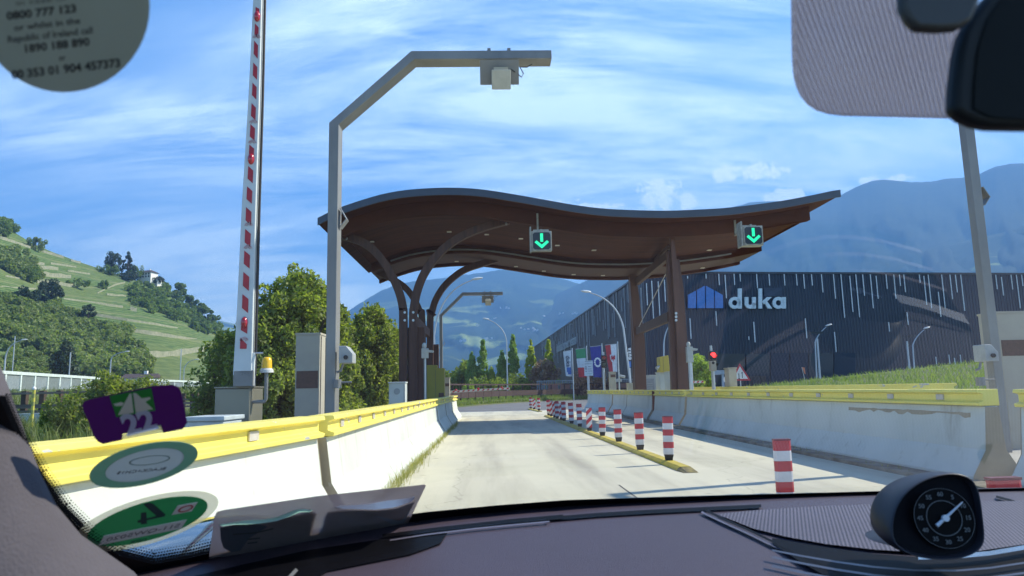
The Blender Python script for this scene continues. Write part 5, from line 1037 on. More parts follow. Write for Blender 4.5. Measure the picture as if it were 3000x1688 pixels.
Y = 30.6; A_, B_ = at_y(2024, 1119.5, Y), at_y(2061, 1119, Y); t = thing('lowered_barrier', (A_.x, Y, .1), 'short piece of lowered red and white arm before the bright green tree', 'barrier arm'); b = MB(); b.bx(A_.x-.5, B_.x, Y, Y+.05, A_.z-.05, A_.z+.05); ar = b.build('arm', m_arm, t); b = MB(); b.bx(A_.x-.9, A_.x-.5, Y-.2, Y+.2, .1, A_.z+.1); b.build('machine', m_gcab, t)
for k in range(3): x = A_.x+.06+k*.19; b = MB(); b.prism([(x, Y-.003, A_.z-.035), (x+.08, Y-.003, A_.z-.035), (x+.12, Y-.003, A_.z+.035), (x+.04, Y-.003, A_.z+.035)], (0, -.005, 0)); fix_normals(b.build('red_stripe', m_armr, ar))
# warning triangle: two way traffic
Y = 42; c = at_y(2169, 1097, Y); x, z = c.x, c.z; s = .60; t = thing('warning_sign', (x, Y, 0), 'red edged warning triangle with two opposed arrows before the hall', 'road sign'); tri = lambda r_, y_: [(x-r_, y_, z-r_*.62), (x+r_, y_, z-r_*.62), (x, y_, z+r_*1.1)]
b = MB(); b.prism(tri(s, Y), (0, -.015, 0)); fix_normals(b.build('red_border', M('sign_red', (.45, .02, .04), .4), t)); b = MB(); b.prism(tri(s*.72, Y-.016), (0, -.006, 0)); fp = fix_normals(b.build('white_face', M('sign_white', (.7, .7, .7), .5), t))
for dx, up_ in ((-.1, False), (.1, True)):
    b = MB(); y_ = Y-.023; b.prism([(x+dx-.022, y_, z-.22), (x+dx+.022, y_, z-.22), (x+dx+.022, y_, z+.06), (x+dx-.022, y_, z+.06)], (0, -.004, 0)); e = z+.06 if up_ else z-.22; k = 1 if up_ else -1; b.prism([(x+dx-.06, y_, e), (x+dx+.06, y_, e), (x+dx, y_, e+k*.10)], (0, -.004, 0)); fix_normals(b.build('arrow', m_black, fp))
b = MB(); b.cyl((x, Y+.05, 0), (x, Y+.05, z+.2), .03, n=8); b.build('post', m_pole, t)
Y = 41; c = at_y(2129, 1112, Y); t = thing('round_sign', (c.x, Y, 0), 'small round white sign with a dark symbol left of the beige cabinet', 'road sign'); b = MB(); b.disc((c.x, Y, c.z), (0, -1, 0), .20, 20, .015); b.disc((c.x, Y-.016, c.z), (0, -1, 0), .11, 16, .004, .05); b.build('face', [M('sign_white', (.7, .7, .7), .5)], t); b = MB(); b.ell((c.x, Y-.022, c.z), (.12, .008, .06), 12, 6); b.build('symbol', m_black, t); b = MB(); b.cyl((c.x, Y+.05, 0), (c.x, Y+.05, c.z+.1), .03, n=8); b.build('post', m_pole, t)
# orange feather flag on the bank
Y = 60; p0, p1 = at_y(2360, 1105, Y), at_y(2349, 1076, Y); t = thing('feather_flag', (p0.x, Y, 1), 'small orange flag leaning over the grass bank', 'flag'); b = MB(); b.cyl((p0.x, Y, 1), p1, .02, n=6); b.build('rod', m_pole, t); b = MB(); b.prism([p1, p1+Vector((.25, 0, -.05)), p0+Vector((.02, 0, .25)), p0+Vector((-.06, 0, .3))], (0, .01, 0)); b.build('cloth', M('orange_cloth', (.85, .25, .12), .7), t)

# ------------------------------------------------------------ guard rails and fences
m_cor = M('weathered_brown_steel', (.060, .032, .025), .8, c2=(.035, .020, .018), scale=4); m_tim = M('dark_timber', (.075, .050, .035), .85, c2=(.045, .032, .025), scale=3)
pts = [(at_y(x, 1160, Y), Y) for x, Y in ((1300, 52), (1400, 60), (1500, 68), (1600, 74), (1700, 77), (1840, 77), (1960, 76))]
LP_ = [Vector((p.x, Y, 0)) for p, Y in pts]
t = thing('guard_rail', LP_[0], 'dark brown steel guard rail with posts following the bend beyond the lane', 'guard rail')
def along(P, step):
    out = []; acc = 0
    for i in range(len(P)-1):
        a, c = P[i], P[i+1]; L = (c-a).length; k = acc
        while k < L: out.append(a.lerp(c, k/L)); k += step
        acc = k-L
    return out
zg = .28
b = MB(); b.sweep([p+Vector((0, -.06, zg+.62)) for p in LP_], .50, .10, side=Vector((0, 1, 0))); b.build('main_beam', m_cor, t); b = MB(); b.sweep([p+Vector((0, 0, zg+1.42)) for p in LP_], .12, .12, side=Vector((0, 1, 0))); b.build('top_rail', m_cor, t)
b = MB(); b.sweep([p+Vector((0, 0, zg+1.02)) for p in LP_], .10, .08, side=Vector((0, 1, 0))); 
for p in along(LP_, 1.9): b = MB(); b.bx(p.x-.06, p.x+.06, p.y+.0, p.y+.10, 0, zg+1.40); b.build('post', m_cor, t)
vg = MB(); q_ = [p+Vector((0, -1.3, -.1)) for p in LP_]; r2 = [p+Vector((0, -.7, .33)) for p in LP_]; r3 = [p+Vector((0, 9, .40)) for p in LP_]; n = len(LP_)
vg.add(q_+r2+r3, [(i, i+1, n+i+1, n+i) for i in range(n-1)]+[(n+i, n+i+1, 2*n+i+1, 2*n+i) for i in range(n-1)]); struct(vg.build('grass_verge', m_grassy)); gp_ = []
for k in range(9000):
    i = r_.randint(0, n-1); f = r_.rand(); p = LP_[i].lerp(LP_[i+1], f) if i < n-1 else LP_[-1]; dy = r_.rand()**2*6-1.1; gp_.append((p.x, p.y+dy, (.30 if dy > -.7 else .1)))
gblades('grass', gp_, .12, .38, .05, m_blade2, 'bright grass growing at the foot of the bend guard rail', 21)
# grey slatted fence and red brick plinth behind it
A_, B_ = at_y(1572, 1116, 81), at_y(1880, 1112, 81); t = thing('picket_fence', (A_.x, 81, .3), 'grey slatted fence behind the brown guard rail in front of the flags', 'fence')
m_pick = M('grey_slats', (.34, .36, .37), .7, c2=(.15, .16, .17), scale=30, stretch=(1, 1, .01), lo=.4, hi=.6); b = MB(); k = A_.x
while k < B_.x: b.bx(k, k+.16, 81, 81.05, .4, A_.z-.08+.0*rnd.random()); k += .26
b.build('slats', m_pick, t); b = MB(); b.bx(A_.x, B_.x, 80.95, 81.08, A_.z-.078, A_.z); b.build('top_rail', m_lg, t)
m_brick = M('red_stone_panel', (.40, .16, .12), .9, c2=(.30, .17, .11), scale=1.2, detail=8)
t = thing('stone_panels', (A_.x, 79.5, .3), 'row of reddish stone panels seen between the guard rail posts', 'wall'); k = A_.x+1.2; 
while k < B_.x: b = MB(); b.prism([(k, 79.5, .2), (k+1.05, 79.5, .2), (k+1.05, 79.5, 1.6), (k+.9, 79.5, 1.75), (k+.15, 79.5, 1.75), (k, 79.5, 1.6)], (0, .1, 0)); fix_normals(b.build('panel', m_brick, t)); k += 1.35*.995
# pale parapet with slanted bars, two lengths
m_pal = M('pale_rail', (.62, .70, .66), .5)
def parapet(a, ya, c, yc, zt, zb, n, label):
    A_, B_ = Vector(a), Vector(c); t = thing('parapet_fence', A_, label, 'fence', 'pale parapet of the raised road'); d = (B_-A_); L = d.length; dn = d.normalized(); nn = Vector((dn.y, -dn.x, 0))
    b = MB(); b.sweep([A_+Vector((0, 0, zt)), B_+Vector((0, 0, zt))], .28, .25, side=nn); b.build('top_rail', m_pal, t)
    for k in range(n+1):
        p = A_+d*(k/n); b = MB(); b.bx(p.x-.10, p.x+.10, p.y-.1, p.y+.1, zb-1.2, zt-.15); b.build('post', m_pal, t)
        if k < n:
            b = MB(); m = 16; q0 = p; w = L/n; H = zt-.16-zb; sl = 1 if k % 2 else -1
            for j in range(-6, m):
                x0 = j/m*w; x1 = x0+sl*H*.55; lo, hi = 0, 1
                xs0 = x0 if sl > 0 else x0+H*.55; xs1 = xs0+sl*H*.55
                # clip to the bay
                def cut(tt): return xs0+(xs1-xs0)*tt
                t0, t1 = 0., 1.
                for lim, s in ((.12, 1), (w-.12, -1)):
                    va, vb = (cut(t0)-lim)*s, (cut(t1)-lim)*s
                    if va < 0 and vb < 0: t0 = t1 = 0; break
                    if va < 0: t0 = t0+(t1-t0)*(-va)/(vb-va)
                    elif vb < 0: t1 = t0+(t1-t0)*va/(va-vb)
                if t1-t0 < .05: continue
                P0 = q0+dn*cut(t0)+Vector((0, 0, zb+H*t0)); P1 = q0+dn*cut(t1)+Vector((0, 0, zb+H*t1)); b.sweep([P0, P1], .07, .05, side=nn)
            if b.v: b.build('slanted_bars', M('bar_grey', (.36, .40, .38), .6), t)
    return t
a = at_y(-150, 1082, 55); c = at_y(290, 1108, 88); parapet((a.x, 55, 0), 0, (c.x, 88, 0), 0, (a.z+c.z)/2, (a.z+c.z)/2-1.45, 11, 'pale parapet with slanted bars at the far left above the brown rail')
a = at_y(424, 1110, 96); c = at_y(640, 1124, 128); parapet((a.x, 96, 0), 0, (c.x, 128, 0), 0, (a.z+c.z)/2, (a.z+c.z)/2-1.35, 9, 'pale parapet length ending behind the barrier machine')
mound('grass_bank', -110, -38, 56, 140, lambda u, v: 1.9, m_grassy, 30, 20, 9)
# timber guard rail, left
def timber(pxs, Y, y0, y1, label, rails, x0, x1):
    p = at_y(pxs[0], y1, Y); t = thing('timber_guard_rail', (p.x, Y, p.z-.3), label, 'guard rail', 'timber guard rails beyond the grass'); zt = at_y(pxs[0], y0, Y).z; zb_ = p.z
    for x in pxs: q = at_y(x, y1, Y); b = MB(); b.bx(q.x-.10, q.x+.10, Y, Y+.2, 0, zt); b.build('post', m_tim, t, bevel=.01)
    for z0, z1 in rails: b = MB(); b.bx(at_y(x0, y1, Y).x, at_y(x1, y1, Y).x, Y-.06, Y-.002, zb_+(zt-zb_)*z0, zb_+(zt-zb_)*z1); b.build('rail', M('grey_timber_rail', (.17, .145, .115), .8, c2=(.10, .085, .07), scale=2, stretch=(.2, 1, 6)), t)
    return t
timber([-60, 7, 64, 117, 166, 220, 275], 30, 1149, 1222, 'weathered timber guard rail with tall posts at the far left', [(.30, .46), (.08, .22), (.86, .95)], -80, 300)
timber([510, 535, 560, 573, 602, 624, 650], 46, 1153, 1196, 'more distant timber guard rail just left of the barrier machine', [(.25, .40), (.52, .64), (.05, .16)], 500, 660)
b = MB(); q = at_y(0, 1222, 27); b.bx(at_y(-50, 1222, 27).x, at_y(200, 1222, 27).x, 27, 27.4, 0, at_y(60, 1212, 27).z); tag(b.build('concrete_kerb', M('pale_block', (.45, .50, .50), .7)), 'pale low concrete kerb under the far left timber rail', 'kerb')
# yellow snow marker pole
Y = 22; A_, B_ = at_y(90, 1142, Y), at_y(92, 1250, Y); t = thing('marker_pole', (B_.x, Y, .3), 'yellow banded marker pole before the timber rail', 'pole')
for k in range(9): z0 = B_.z+(A_.z-B_.z)*k/9; z1 = B_.z+(A_.z-B_.z)*(k+1)/9; b = MB(); b.cyl((B_.x, Y, z0), (B_.x, Y, z1), .045, n=8); b.build('band', M('marker_yellow', (.6, .55, .08), .6) if k % 2 == 0 else M('marker_olive', (.30, .32, .10), .6), t)
b = MB(); b.ell((B_.x, Y, A_.z+.03), (.06, .06, .06), 10, 6); b.build('knob', fwht, t, smooth=True)
# chalet roof and parked white van beyond
p = at_y(415, 1108, 215); house(Vector((p.x, 215, 0)), 7.5, 6, p.z, 1.3, 'low house with a dark roof and two white chimneys behind the hedge', 5, False, 'house', 3)

# ------------------------------------------------------------ trees and hedges near the road
m_t1 = leafmat('fresh_leaves', (.075, .12, .028), (.29, .32, .08), .5, .5); m_t2 = leafmat('shade_leaves', (.10, .15, .045), (.30, .34, .09), .5, .5)
m_pop = leafmat('poplar_leaves', (.14, .24, .07), (.36, .46, .16), .9, .5); m_popy = leafmat('yellow_poplar_leaves', (.26, .30, .05), (.55, .56, .12), .9, .55); m_br = leafmat('bronze_leaves', (.17, .10, .075), (.40, .27, .19), 1.2, .25); m_lime = leafmat('lime_leaves', (.16, .24, .04), (.36, .42, .09), 1.0, .5)
def big_tree(px, pytop, pybot, Y, halfw, label, seed, n=150, per=170, mat=m_t1, size=.075, depth=2.2, cr=.52, z0=.1, shape=None, cat='tree', trunk=.16, limbs=14, nm='broadleaf_tree'):
    A_ = at_y(px, pytop, Y); w = halfw*Y/F*1.02; return leaf_tree(nm, Vector((A_.x, Y, .0)), A_.z, (w, depth), z0, n, cr, per, size, mat, label, cat, None, seed, shape, trunk, limbs, .5)
dome = lambda z: .78+.22*math.cos(z*1.6)
big_tree(880, 800, 1210, 18.5, 150, 'large bushy green tree behind the near gantry post', 51, 420, 125, m_t1, .062, 2.2, .27, .0, dome)
big_tree(800, 905, 1210, 17.5, 105, 'dark shaded tree right of the raised barrier arm', 52, 220, 110, m_t2, .06, 1.6, .26, .0, dome)
big_tree(1095, 905, 1200, 33, 85, 'yellow green tree between the gantry post and the canopy posts', 53, 300, 120, m_t1, .085, 2.4, .40, .0, dome)
big_tree(665, 960, 1180, 19, 62, 'dark feathery shrub left of the raised barrier arm', 54, 60, 150, m_t2, .06, 1.2, .36, .3, dome)
big_tree(985, 1010, 1200, 18, 70, 'low bush behind the near gantry post', 55, 60, 150, m_t1, .06, 1.0, .34, .0, dome)
# sprays that break the outline
big_tree(300, 1112, 1320, 17, 130, 'rounded hedge bush behind the purple sticker', 56, 130, 150, m_t1, .045, 1.3, .26, -.2, dome, 'shrub', .04, 6, 'hedge_bush')
big_tree(430, 1118, 1180, 34, 60, 'far end of the hedge above the purple sticker', 57, 60, 120, m_t1, .07, 1.5, .4, .3, dome, 'shrub', .05, 4, 'hedge_bush')
POP = [(1382, 1028, 30, 'slim pointed poplar left of the tall poplar pair', m_pop), (1414, 986, 27, 'tall poplar, left of the pair beside the bent lamp', m_pop), (1440, 1080, 18, 'short yellowish poplar between the two tall ones', m_popy), (1470, 1025, 26, 'dark poplar just left of the bent lamp', m_pop), (1503, 976, 27, 'tallest poplar right of the bent lamp', m_pop), (1555, 997, 30, 'yellow green poplar before the hall corner', m_popy), (1606, 993, 26, 'yellow green poplar closest to the white banner', m_popy)]
for k, (px, py, hw, lab, mat) in enumerate(POP):
    Y = 92; A_ = at_y(px, py, Y); leaf_tree('poplar_tree', Vector((A_.x, Y, .2)), A_.z-.2, (hw*.66*Y/F, hw*.66*Y/F), .3, 110, .30, 90, .12, mat, lab, 'tree', None, 60+k, spire, .14, 5, .3)
big_tree(1352, 1062, 1150, 95, 26, 'dark round tree left of the poplars', 70, 50, 90, m_t2, .2, 2, .7)
big_tree(1322, 1092, 1150, 100, 34, 'dull olive tree at the left end of the guard rail', 71, 50, 90, m_wood2, .2, 2, .7)
big_tree(1375, 1125, 1150, 80, 22, 'low lime green bushes behind the lowered barrier', 72, 24, 80, m_lime, .12, 1, .4, cat='shrub', nm='shrub')
big_tree(1598, 1062, 1140, 88, 44, 'bronze leaved round tree between poplars and banner', 73, 70, 110, m_br, .14, 2, .55)
big_tree(1745, 1096, 1140, 78, 48, 'bronze shrubs in front of the blue banner', 74, 40, 90, m_br, .12, 1, .4, cat='shrub', nm='shrub')
big_tree(1700, 1088, 1130, 77, 22, 'bronze shrub below the green white red banner', 75, 24, 80, m_br, .12, 1, .4, cat='shrub', nm='shrub')
big_tree(2043, 1052, 1160, 50, 34, 'bright lime green tree right of the camera pole', 76, 70, 110, m_lime, .09, 1.5, .38, .0)
big_tree(1640, 1120, 1150, 84, 40, 'low green bushes under the white banner', 77, 30, 80, m_t2, .14, 1, .5, cat='shrub', nm='shrub')
big_tree(1520, 1108, 1150, 88, 60, 'dark green understorey below the poplars', 78, 60, 90, m_t2, .16, 2, .7, cat='shrub', nm='shrub')
big_tree(1430, 1112, 1150, 88, 60, 'dark green bushes at the foot of the left poplars', 79, 60, 90, m_t2, .16, 2, .7, cat='shrub', nm='shrub')
# ============================================================ THE CAR AROUND THE CAMERA
def film(name, c, alpha):
    if name in MATS: return MATS[name]
    m = bpy.data.materials.new(name); m.use_nodes = True; t = m.node_tree; o = t.nodes['Material Output']; b = bsdf(m); b.inputs['Base Color'].default_value = c+(1,); b.inputs['Roughness'].default_value = .5; tr = N(t, 'ShaderNodeBsdfTransparent'); tl = N(t, 'ShaderNodeBsdfTranslucent'); tl.inputs[0].default_value = c+(1,)
    a = N(t, 'ShaderNodeAddShader'); m1 = N(t, 'ShaderNodeMixShader', inputs={0: .5}); t.links.new(b.outputs[0], m1.inputs[1]); t.links.new(tl.outputs[0], m1.inputs[2]); m2 = N(t, 'ShaderNodeMixShader', inputs={0: alpha}); t.links.new(tr.outputs[0], m2.inputs[1]); t.links.new(m1.outputs[0], m2.inputs[2]); t.links.new(m2.outputs[0], o.inputs[0]); MATS[name] = m; return m
YBX = [-.62, -.50, -.42, -.36, -.30, -.21, -.08, .1, .4, .71, 1.0, 1.25]; YBY = [.30, .45, .53, .60, .66, .77, .886, .954, .978, .98, .95, .86]
YBX2 = np.linspace(-.62, 1.25, 60); yb_raw = np.interp(YBX2, YBX, YBY); ker = np.ones(5)/5; yb_s = np.convolve(np.pad(yb_raw, 2, 'edge'), ker, 'valid')
SL = 2.3
def Yb(x): return float(np.interp(x, YBX2, yb_s))
def gY(x, z): return Yb(x)-(z-1.05)*SL
def hit(px, py, off=0.0):
    d = rayd(px, py); lo, hi = .05, 2.5
    f = lambda s: (CAM.y+d.y*s)-gY(CAM.x+d.x*s, CAM.z+d.z*s)
    for _ in range(40):
        m = (lo+hi)/2
        if f(m) > 0: hi = m
        else: lo = m
    s = lo; return CAM+d*(s-off)
car = thing('car', (.3, .3, 0), 'the car the view is taken from: purple grey dashboard, windscreen, pillar, mirror and clock', 'car')
m_dash = M('dashboard_leather', (.066, .049, .066), .42, c2=(.057, .043, .057), scale=3, bump=.25, bscale=900, spec=.35)
m_grl = M('speaker_grille', (.16, .14, .175), .5, spec=.3); m_blk = M('interior_black', (.004, .004, .006), .5, spec=.05); m_pil = M('pillar_fabric', (.085, .075, .085), .95, c2=(.075, .066, .075), scale=30, bump=.2, bscale=500)
def dots_on(m, sc_, dark, lo=.25, hi=.5, axes=(0, 1), k2=1.0):
    t = m.node_tree; b = bsdf(m); g = N(t, 'ShaderNodeTexCoord'); s = N(t, 'ShaderNodeSeparateXYZ'); t.links.new(g.outputs['Object'], s.inputs[0])
    q_ = math_(t, 'MULTIPLY', s.outputs[axes[1]], k2); a = math_(t, 'SINE', math_(t, 'MULTIPLY', s.outputs[axes[0]], sc_)); c = math_(t, 'SINE', math_(t, 'MULTIPLY', q_, sc_))
    f = ramp(t, math_(t, 'ADD', math_(t, 'MULTIPLY', math_(t, 'MULTIPLY', a, c), .5), .5), lo, hi); src = b.inputs['Base Color'].links[0].from_socket; t.links.new(mixc(t, f, dark+(1,), src), b.inputs['Base Color'])
dots_on(m_grl, 1500, (.012, .010, .018), .40, .60, k2=.42)
# windscreen: a real pane, clear but mirroring a little
m_gls = bpy.data.materials.new('windscreen_glass'); m_gls.use_nodes = True; t_ = m_gls.node_tree; t_.nodes.clear(); o_ = N(t_, 'ShaderNodeOutputMaterial'); tr = N(t_, 'ShaderNodeBsdfTransparent'); tr.inputs[0].default_value = (.97, .985, .975, 1); gl = N(t_, 'ShaderNodeBsdfGlossy', inputs={'Roughness': 0.0})
frn = N(t_, 'ShaderNodeFresnel', inputs={'IOR': 1.5}); geo_ = N(t_, 'ShaderNodeNewGeometry'); t_.links.new(math_(t_, 'SUBTRACT', 1.5, math_(t_, 'MULTIPLY', geo_.outputs['Backfacing'], .8333)), frn.inputs[0]); mx = N(t_, 'ShaderNodeMixShader'); t_.links.new(frn.outputs[0], mx.inputs[0]); t_.links.new(tr.outputs[0], mx.inputs[1]); t_.links.new(gl.outputs[0], mx.inputs[2]); t_.links.new(mx.outputs[0], o_.inputs[0])
P = [[Vector((x, gY(x, z), z)) for z in np.linspace(.985, 1.66, 26)] for x in np.linspace(-.62, 1.25, 70)]
ws = grid_mesh('windscreen', P, m_gls, None); ws.parent = car; ws.data.transform(Matrix.Translation(-car.location))
def gpoly(name, poly, mat, parent, off=.002, th=.0, sub=1):
    b = MB(); P = [hit(x, y, off) for x, y in poly]; nrm = (CAM-P[0]).normalized()*.0008; b.prism(P, nrm); return fix_normals(b.build(name, mat, parent))
def gstrip(name, L1, L2, mat, parent, off=.002, n=5):
    A_, B_ = [], []
    for i in range(len(L1)-1):
        for k in range(n): f = k/n; A_.append((L1[i][0]*(1-f)+L1[i+1][0]*f, L1[i][1]*(1-f)+L1[i+1][1]*f)); B_.append((L2[i][0]*(1-f)+L2[i+1][0]*f, L2[i][1]*(1-f)+L2[i+1][1]*f))
    A_.append(L1[-1]); B_.append(L2[-1]); P = [[hit(*a, off), hit(*c, off)] for a, c in zip(A_, B_)]; return grid_mesh(name, P, mat, parent)
L1 = [(-60, 1010), (0, 1165), (60, 1300), (110, 1392), (180, 1492), (260, 1572), (350, 1627), (450, 1652), (560, 1633), (700, 1598), (860, 1562), (1100, 1521), (1250, 1500), (1450, 1481), (1660, 1465), (1950, 1456), (2240, 1448), (2600, 1439), (2950, 1431), (3150, 1425)]
L2 = [(-160, 1040), (-100, 1200), (-30, 1340), (20, 1440), (100, 1570), (190, 1660), (300, 1720), (450, 1740), (580, 1710), (720, 1660), (880, 1602), (1100, 1552), (1250, 1528), (1450, 1505), (1660, 1488), (1950, 1474), (2240, 1462), (2600, 1450), (2950, 1440), (3150, 1434)]
gstrip('black_border', L1, L2, m_blk, ws, .003)
b = MB()
def lerpL(L, s): i = min(int(s), len(L)-2); f = s-i; return (L[i][0]*(1-f)+L[i+1][0]*f, L[i][1]*(1-f)+L[i+1][1]*f)
s = 1.0
while s < 8.6:
    x, y = lerpL(L1, s); x2, y2 = lerpL(L1, s+.05); dx, dy = x2-x, y2-y; l = math.hypot(dx, dy) or 1; nx, ny = dy/l, -dx/l
    for k in range(5):
        o = 4+k*8.5; r_px = (4.6, 4.0, 3.2, 2.4, 1.6)[k]; c = hit(x+nx*o+(dx/l*4 if k % 2 else 0), y+ny*o+(dy/l*4 if k % 2 else 0), .003); rr_ = r_px/F*(c-CAM).length; b.disc(c, (CAM-c), rr_, 6, 0)
    s += 8.2/ (l/.05)
b.build('border_dots', m_blk, ws)
# pillar trim
cen = [(-535, 700), (-430, 1000), (-345, 1200), (-285, 1380), (-225, 1530), (-155, 1660), (-40, 1800), (130, 1940)]
b = MB(); b.tube([at_d(x, y, .50) for x, y in cen], [.050, .052, .054, .055, .055, .055, .056, .06], 24); b.build('pillar_trim', m_pil, car, smooth=True)
# dashboard top: follows the pane, falls gently to the cabin
def dz(q): return 1.050-.012*q-.10*q*q
P = []
for x in np.linspace(-.60, 1.2, 70):
    y0 = Yb(x)+.02; P.append([Vector((x, y0+( -.05-y0)*k/30, dz(max(0, (y0-(y0+(-.05-y0)*k/30)))) )) for k in range(31)])
dash = grid_mesh('dashboard', P, m_dash, None); dash.parent = car; dash.data.transform(Matrix.Translation(-car.location))
def dhit(px, py, off=.0015):
    d = rayd(px, py); lo, hi = .1, 3
    def f(s_): p = CAM+d*s_; return p.z-(dz(max(0, Yb(p.x)+.02-p.y))+off)
    for _ in range(40):
        m_ = (lo+hi)/2
        if f(m_) < 0: hi = m_
        else: lo = m_
    return CAM+d*lo
def dpoly(name, poly, mat, off=.002, th=.001, parent=dash): b = MB(); b.prism([dhit(x, y, off) for x, y in poly], (0, 0, -th)); return fix_normals(b.build(name, mat, parent))
def dstrip(name, L, w, mat, off=.002, parent=dash):
    P = []
    for i, (x, y) in enumerate(L):
        x2, y2 = L[min(i+1, len(L)-1)]; x0, y0 = L[max(i-1, 0)]; dx, dy = x2-x0, y2-y0; l = math.hypot(dx, dy); nx, ny = -dy/l*w/2, dx/l*w/2; P.append([dhit(x-nx, y-ny, off), dhit(x+nx, y+ny, off)])
    return grid_mesh(name, P, mat, parent)
m_sl = M('pale_edge', (.12, .11, .15), .4)
dpoly('defrost_vent', [(450, 1745), (560, 1690), (720, 1652), (900, 1612), (1100, 1582), (1310, 1560), (1290, 1592), (1200, 1624), (1060, 1652), (960, 1672), (880, 1720)], m_blk, .002)
dstrip('vent_edge', [(1142, 1583), (1250, 1566), (1390, 1549), (1500, 1538), (1610, 1528)], 4, m_sl, .003); dstrip('vent_slot', [(1600, 1520), (1750, 1507), (1900, 1498), (2060, 1490), (2230, 1482)], 9, m_blk, .003); dstrip('vent_slot', [(1120, 1570), (1300, 1547), (1500, 1525), (1650, 1512)], 9, m_blk, .003)
dstrip('vent_slat', [(840, 1700), (870, 1668)], 10, M('vent_grey', (.2, .2, .2), .4), .004)
# perforated panel with its frame seam
TG = [(2105, 1506), (2200, 1496), (2300, 1489), (2420, 1482), (2560, 1477), (2700, 1473), (2850, 1470), (3100, 1466)]; BG = [(2112, 1511), (2205, 1548), (2300, 1572), (2420, 1594), (2560, 1610), (2700, 1619), (2850, 1617), (3100, 1580)]
grid_mesh('speaker_grille', [[dhit(a[0]+(c[0]-a[0])*k/12, a[1]+(c[1]-a[1])*k/12, .0030) for k in range(13)] for a, c in zip(TG, BG)], m_grl, dash)
dstrip('seam', [(2068, 1496), (2130, 1525), (2200, 1556), (2270, 1590), (2340, 1622), (2420, 1655), (2500, 1700)], 7, m_blk, .0042)
dstrip('seam_lip', [(2055, 1500), (2120, 1531), (2190, 1562), (2262, 1597), (2330, 1630), (2410, 1664), (2480, 1705)], 5, m_sl, .003)
dstrip('seam', [(2918, 1455), (2960, 1466), (3010, 1484), (3060, 1505)], 7, m_blk, .003)
# layered black trim under the clock
m_chr = M('satin_chrome', (.60, .58, .56), .22, 1.0); m_chd = M('dull_chrome', (.10, .095, .12), .35, .8)
base = [(2262, 1588), (2350, 1604), (2450, 1620), (2560, 1634), (2680, 1643), (2800, 1643), (2900, 1634), (3000, 1618), (3120, 1590)]
def sh(dy, k=0.0): return [(x, y+dy+k*i) for i, (x, y) in enumerate(base)]
grid_mesh('black_trim', [[dhit(x, y-12+k*17*min(1, .12+i*.3), .004) for k in range(9)] for i, (x, y) in enumerate(base)], m_blk, dash)
dstrip('chrome_line', sh(24, 1), 5, m_chd, .009); dstrip('chrome_line', sh(44, 2.4), 6, m_chd, .009); dstrip('chrome_line', sh(70, 3), 7, m_chd, .009); dstrip('chrome_line', [(2690, 1633), (2800, 1630), (2900, 1621), (3000, 1604), (3120, 1578)], 13, m_chr, .011)
# clock
ck = [(2604, 1560), (2610, 1500), (2640, 1446), (2690, 1407), (2750, 1386), (2806, 1382), (2850, 1398), (2870, 1438), (2877, 1490), (2884, 1550), (2888, 1605), (2830, 1640), (2740, 1645), (2660, 1630), (2615, 1600)]
def clk(f, dy, k): cxy = (2752, 1520); out = []; [out.append(at_y(cxy[0]+(x-cxy[0])*k, cxy[1]+(y-cxy[1])*k, .62+(1530-y)/150*.012)) for x, y in f]; return [p+Vector((0, dy, 0)) for p in out]
m_hood = M('clock_hood', (.020, .018, .024), .42, spec=.35)
L_ = [clk(ck, .062, .60), clk(ck, .050, .80), clk(ck, .030, .93), clk(ck, .01, 1.0), clk(ck, -.002, .985), clk(ck, -.002, .95), clk(ck, .004, .91), clk(ck, .016, .86)]
b = MB(); n = len(ck); vs = [p for l in L_ for p in l]; b.add(vs, [(i*n+k, i*n+(k+1) % n, (i+1)*n+(k+1) % n, (i+1)*n+k) for i in range(len(L_)-1) for k in range(n)]+[tuple(range(n))]); ckh = fix_normals(b.build('clock', m_hood, car, smooth=True, ang=60)); md = ckh.modifiers.new('s', 'SUBSURF'); md.levels = 1; md.render_levels = 2
b = MB(); b.add(clk(ck, .0045, .925), [tuple(range(n))]); b.build('clock_recess', m_blk, ckh)
bc = dhit(2735, 1600, 0); b = MB(); b.ell((bc.x, bc.y+.025, bc.z-.006), (.070, .055, .017), 32, 12); b.build('clock_base', m_hood, ckh, smooth=True)
dc = at_y(2764, 1518, .617); dn = Vector((-.12, -1, .16)).normalized(); ax = Vector((1, 0, 0)); ax = (ax-dn*ax.dot(dn)).normalized(); bx2 = dn.cross(ax)
b = MB(); b.disc(dc, dn, .0245, 40, .0006, ax=ax); dial = b.build('dial', M('dial_black', (.002, .0022, .003), .6, spec=.08), ckh)
m_dl = M('dial_grey', (.07, .08, .09), .4); b = MB(); b.disc(dc+dn*.0012, dn, .0146, 40, .0003, .0140, ax=ax); b.disc(dc+dn*.0012, dn, .0245, 40, .0003, .0242, ax=ax); b.build('ring', m_dl, dial)
vx = dn.cross(Vector((0, 0, 1))).normalized()*-1; vx = vx if vx.x > 0 else -vx; vy = dn.cross(vx); vy = vy if vy.z > 0 else -vy
for k in range(12):
    a = k/12*2*math.pi; p = dc+dn*.0014+vx*(.0195*math.sin(a))+vy*(.0195*math.cos(a)); mt = Matrix.Identity(4)
    for i, v in enumerate((vx, vy, dn)): mt[0][i], mt[1][i], mt[2][i] = v
    mt[0][3], mt[1][3], mt[2][3] = p; b = MB(); b.text(str(k*5 or 60), .0050, mt, .0001, .0001); b.build('numeral', m_dl, dial)
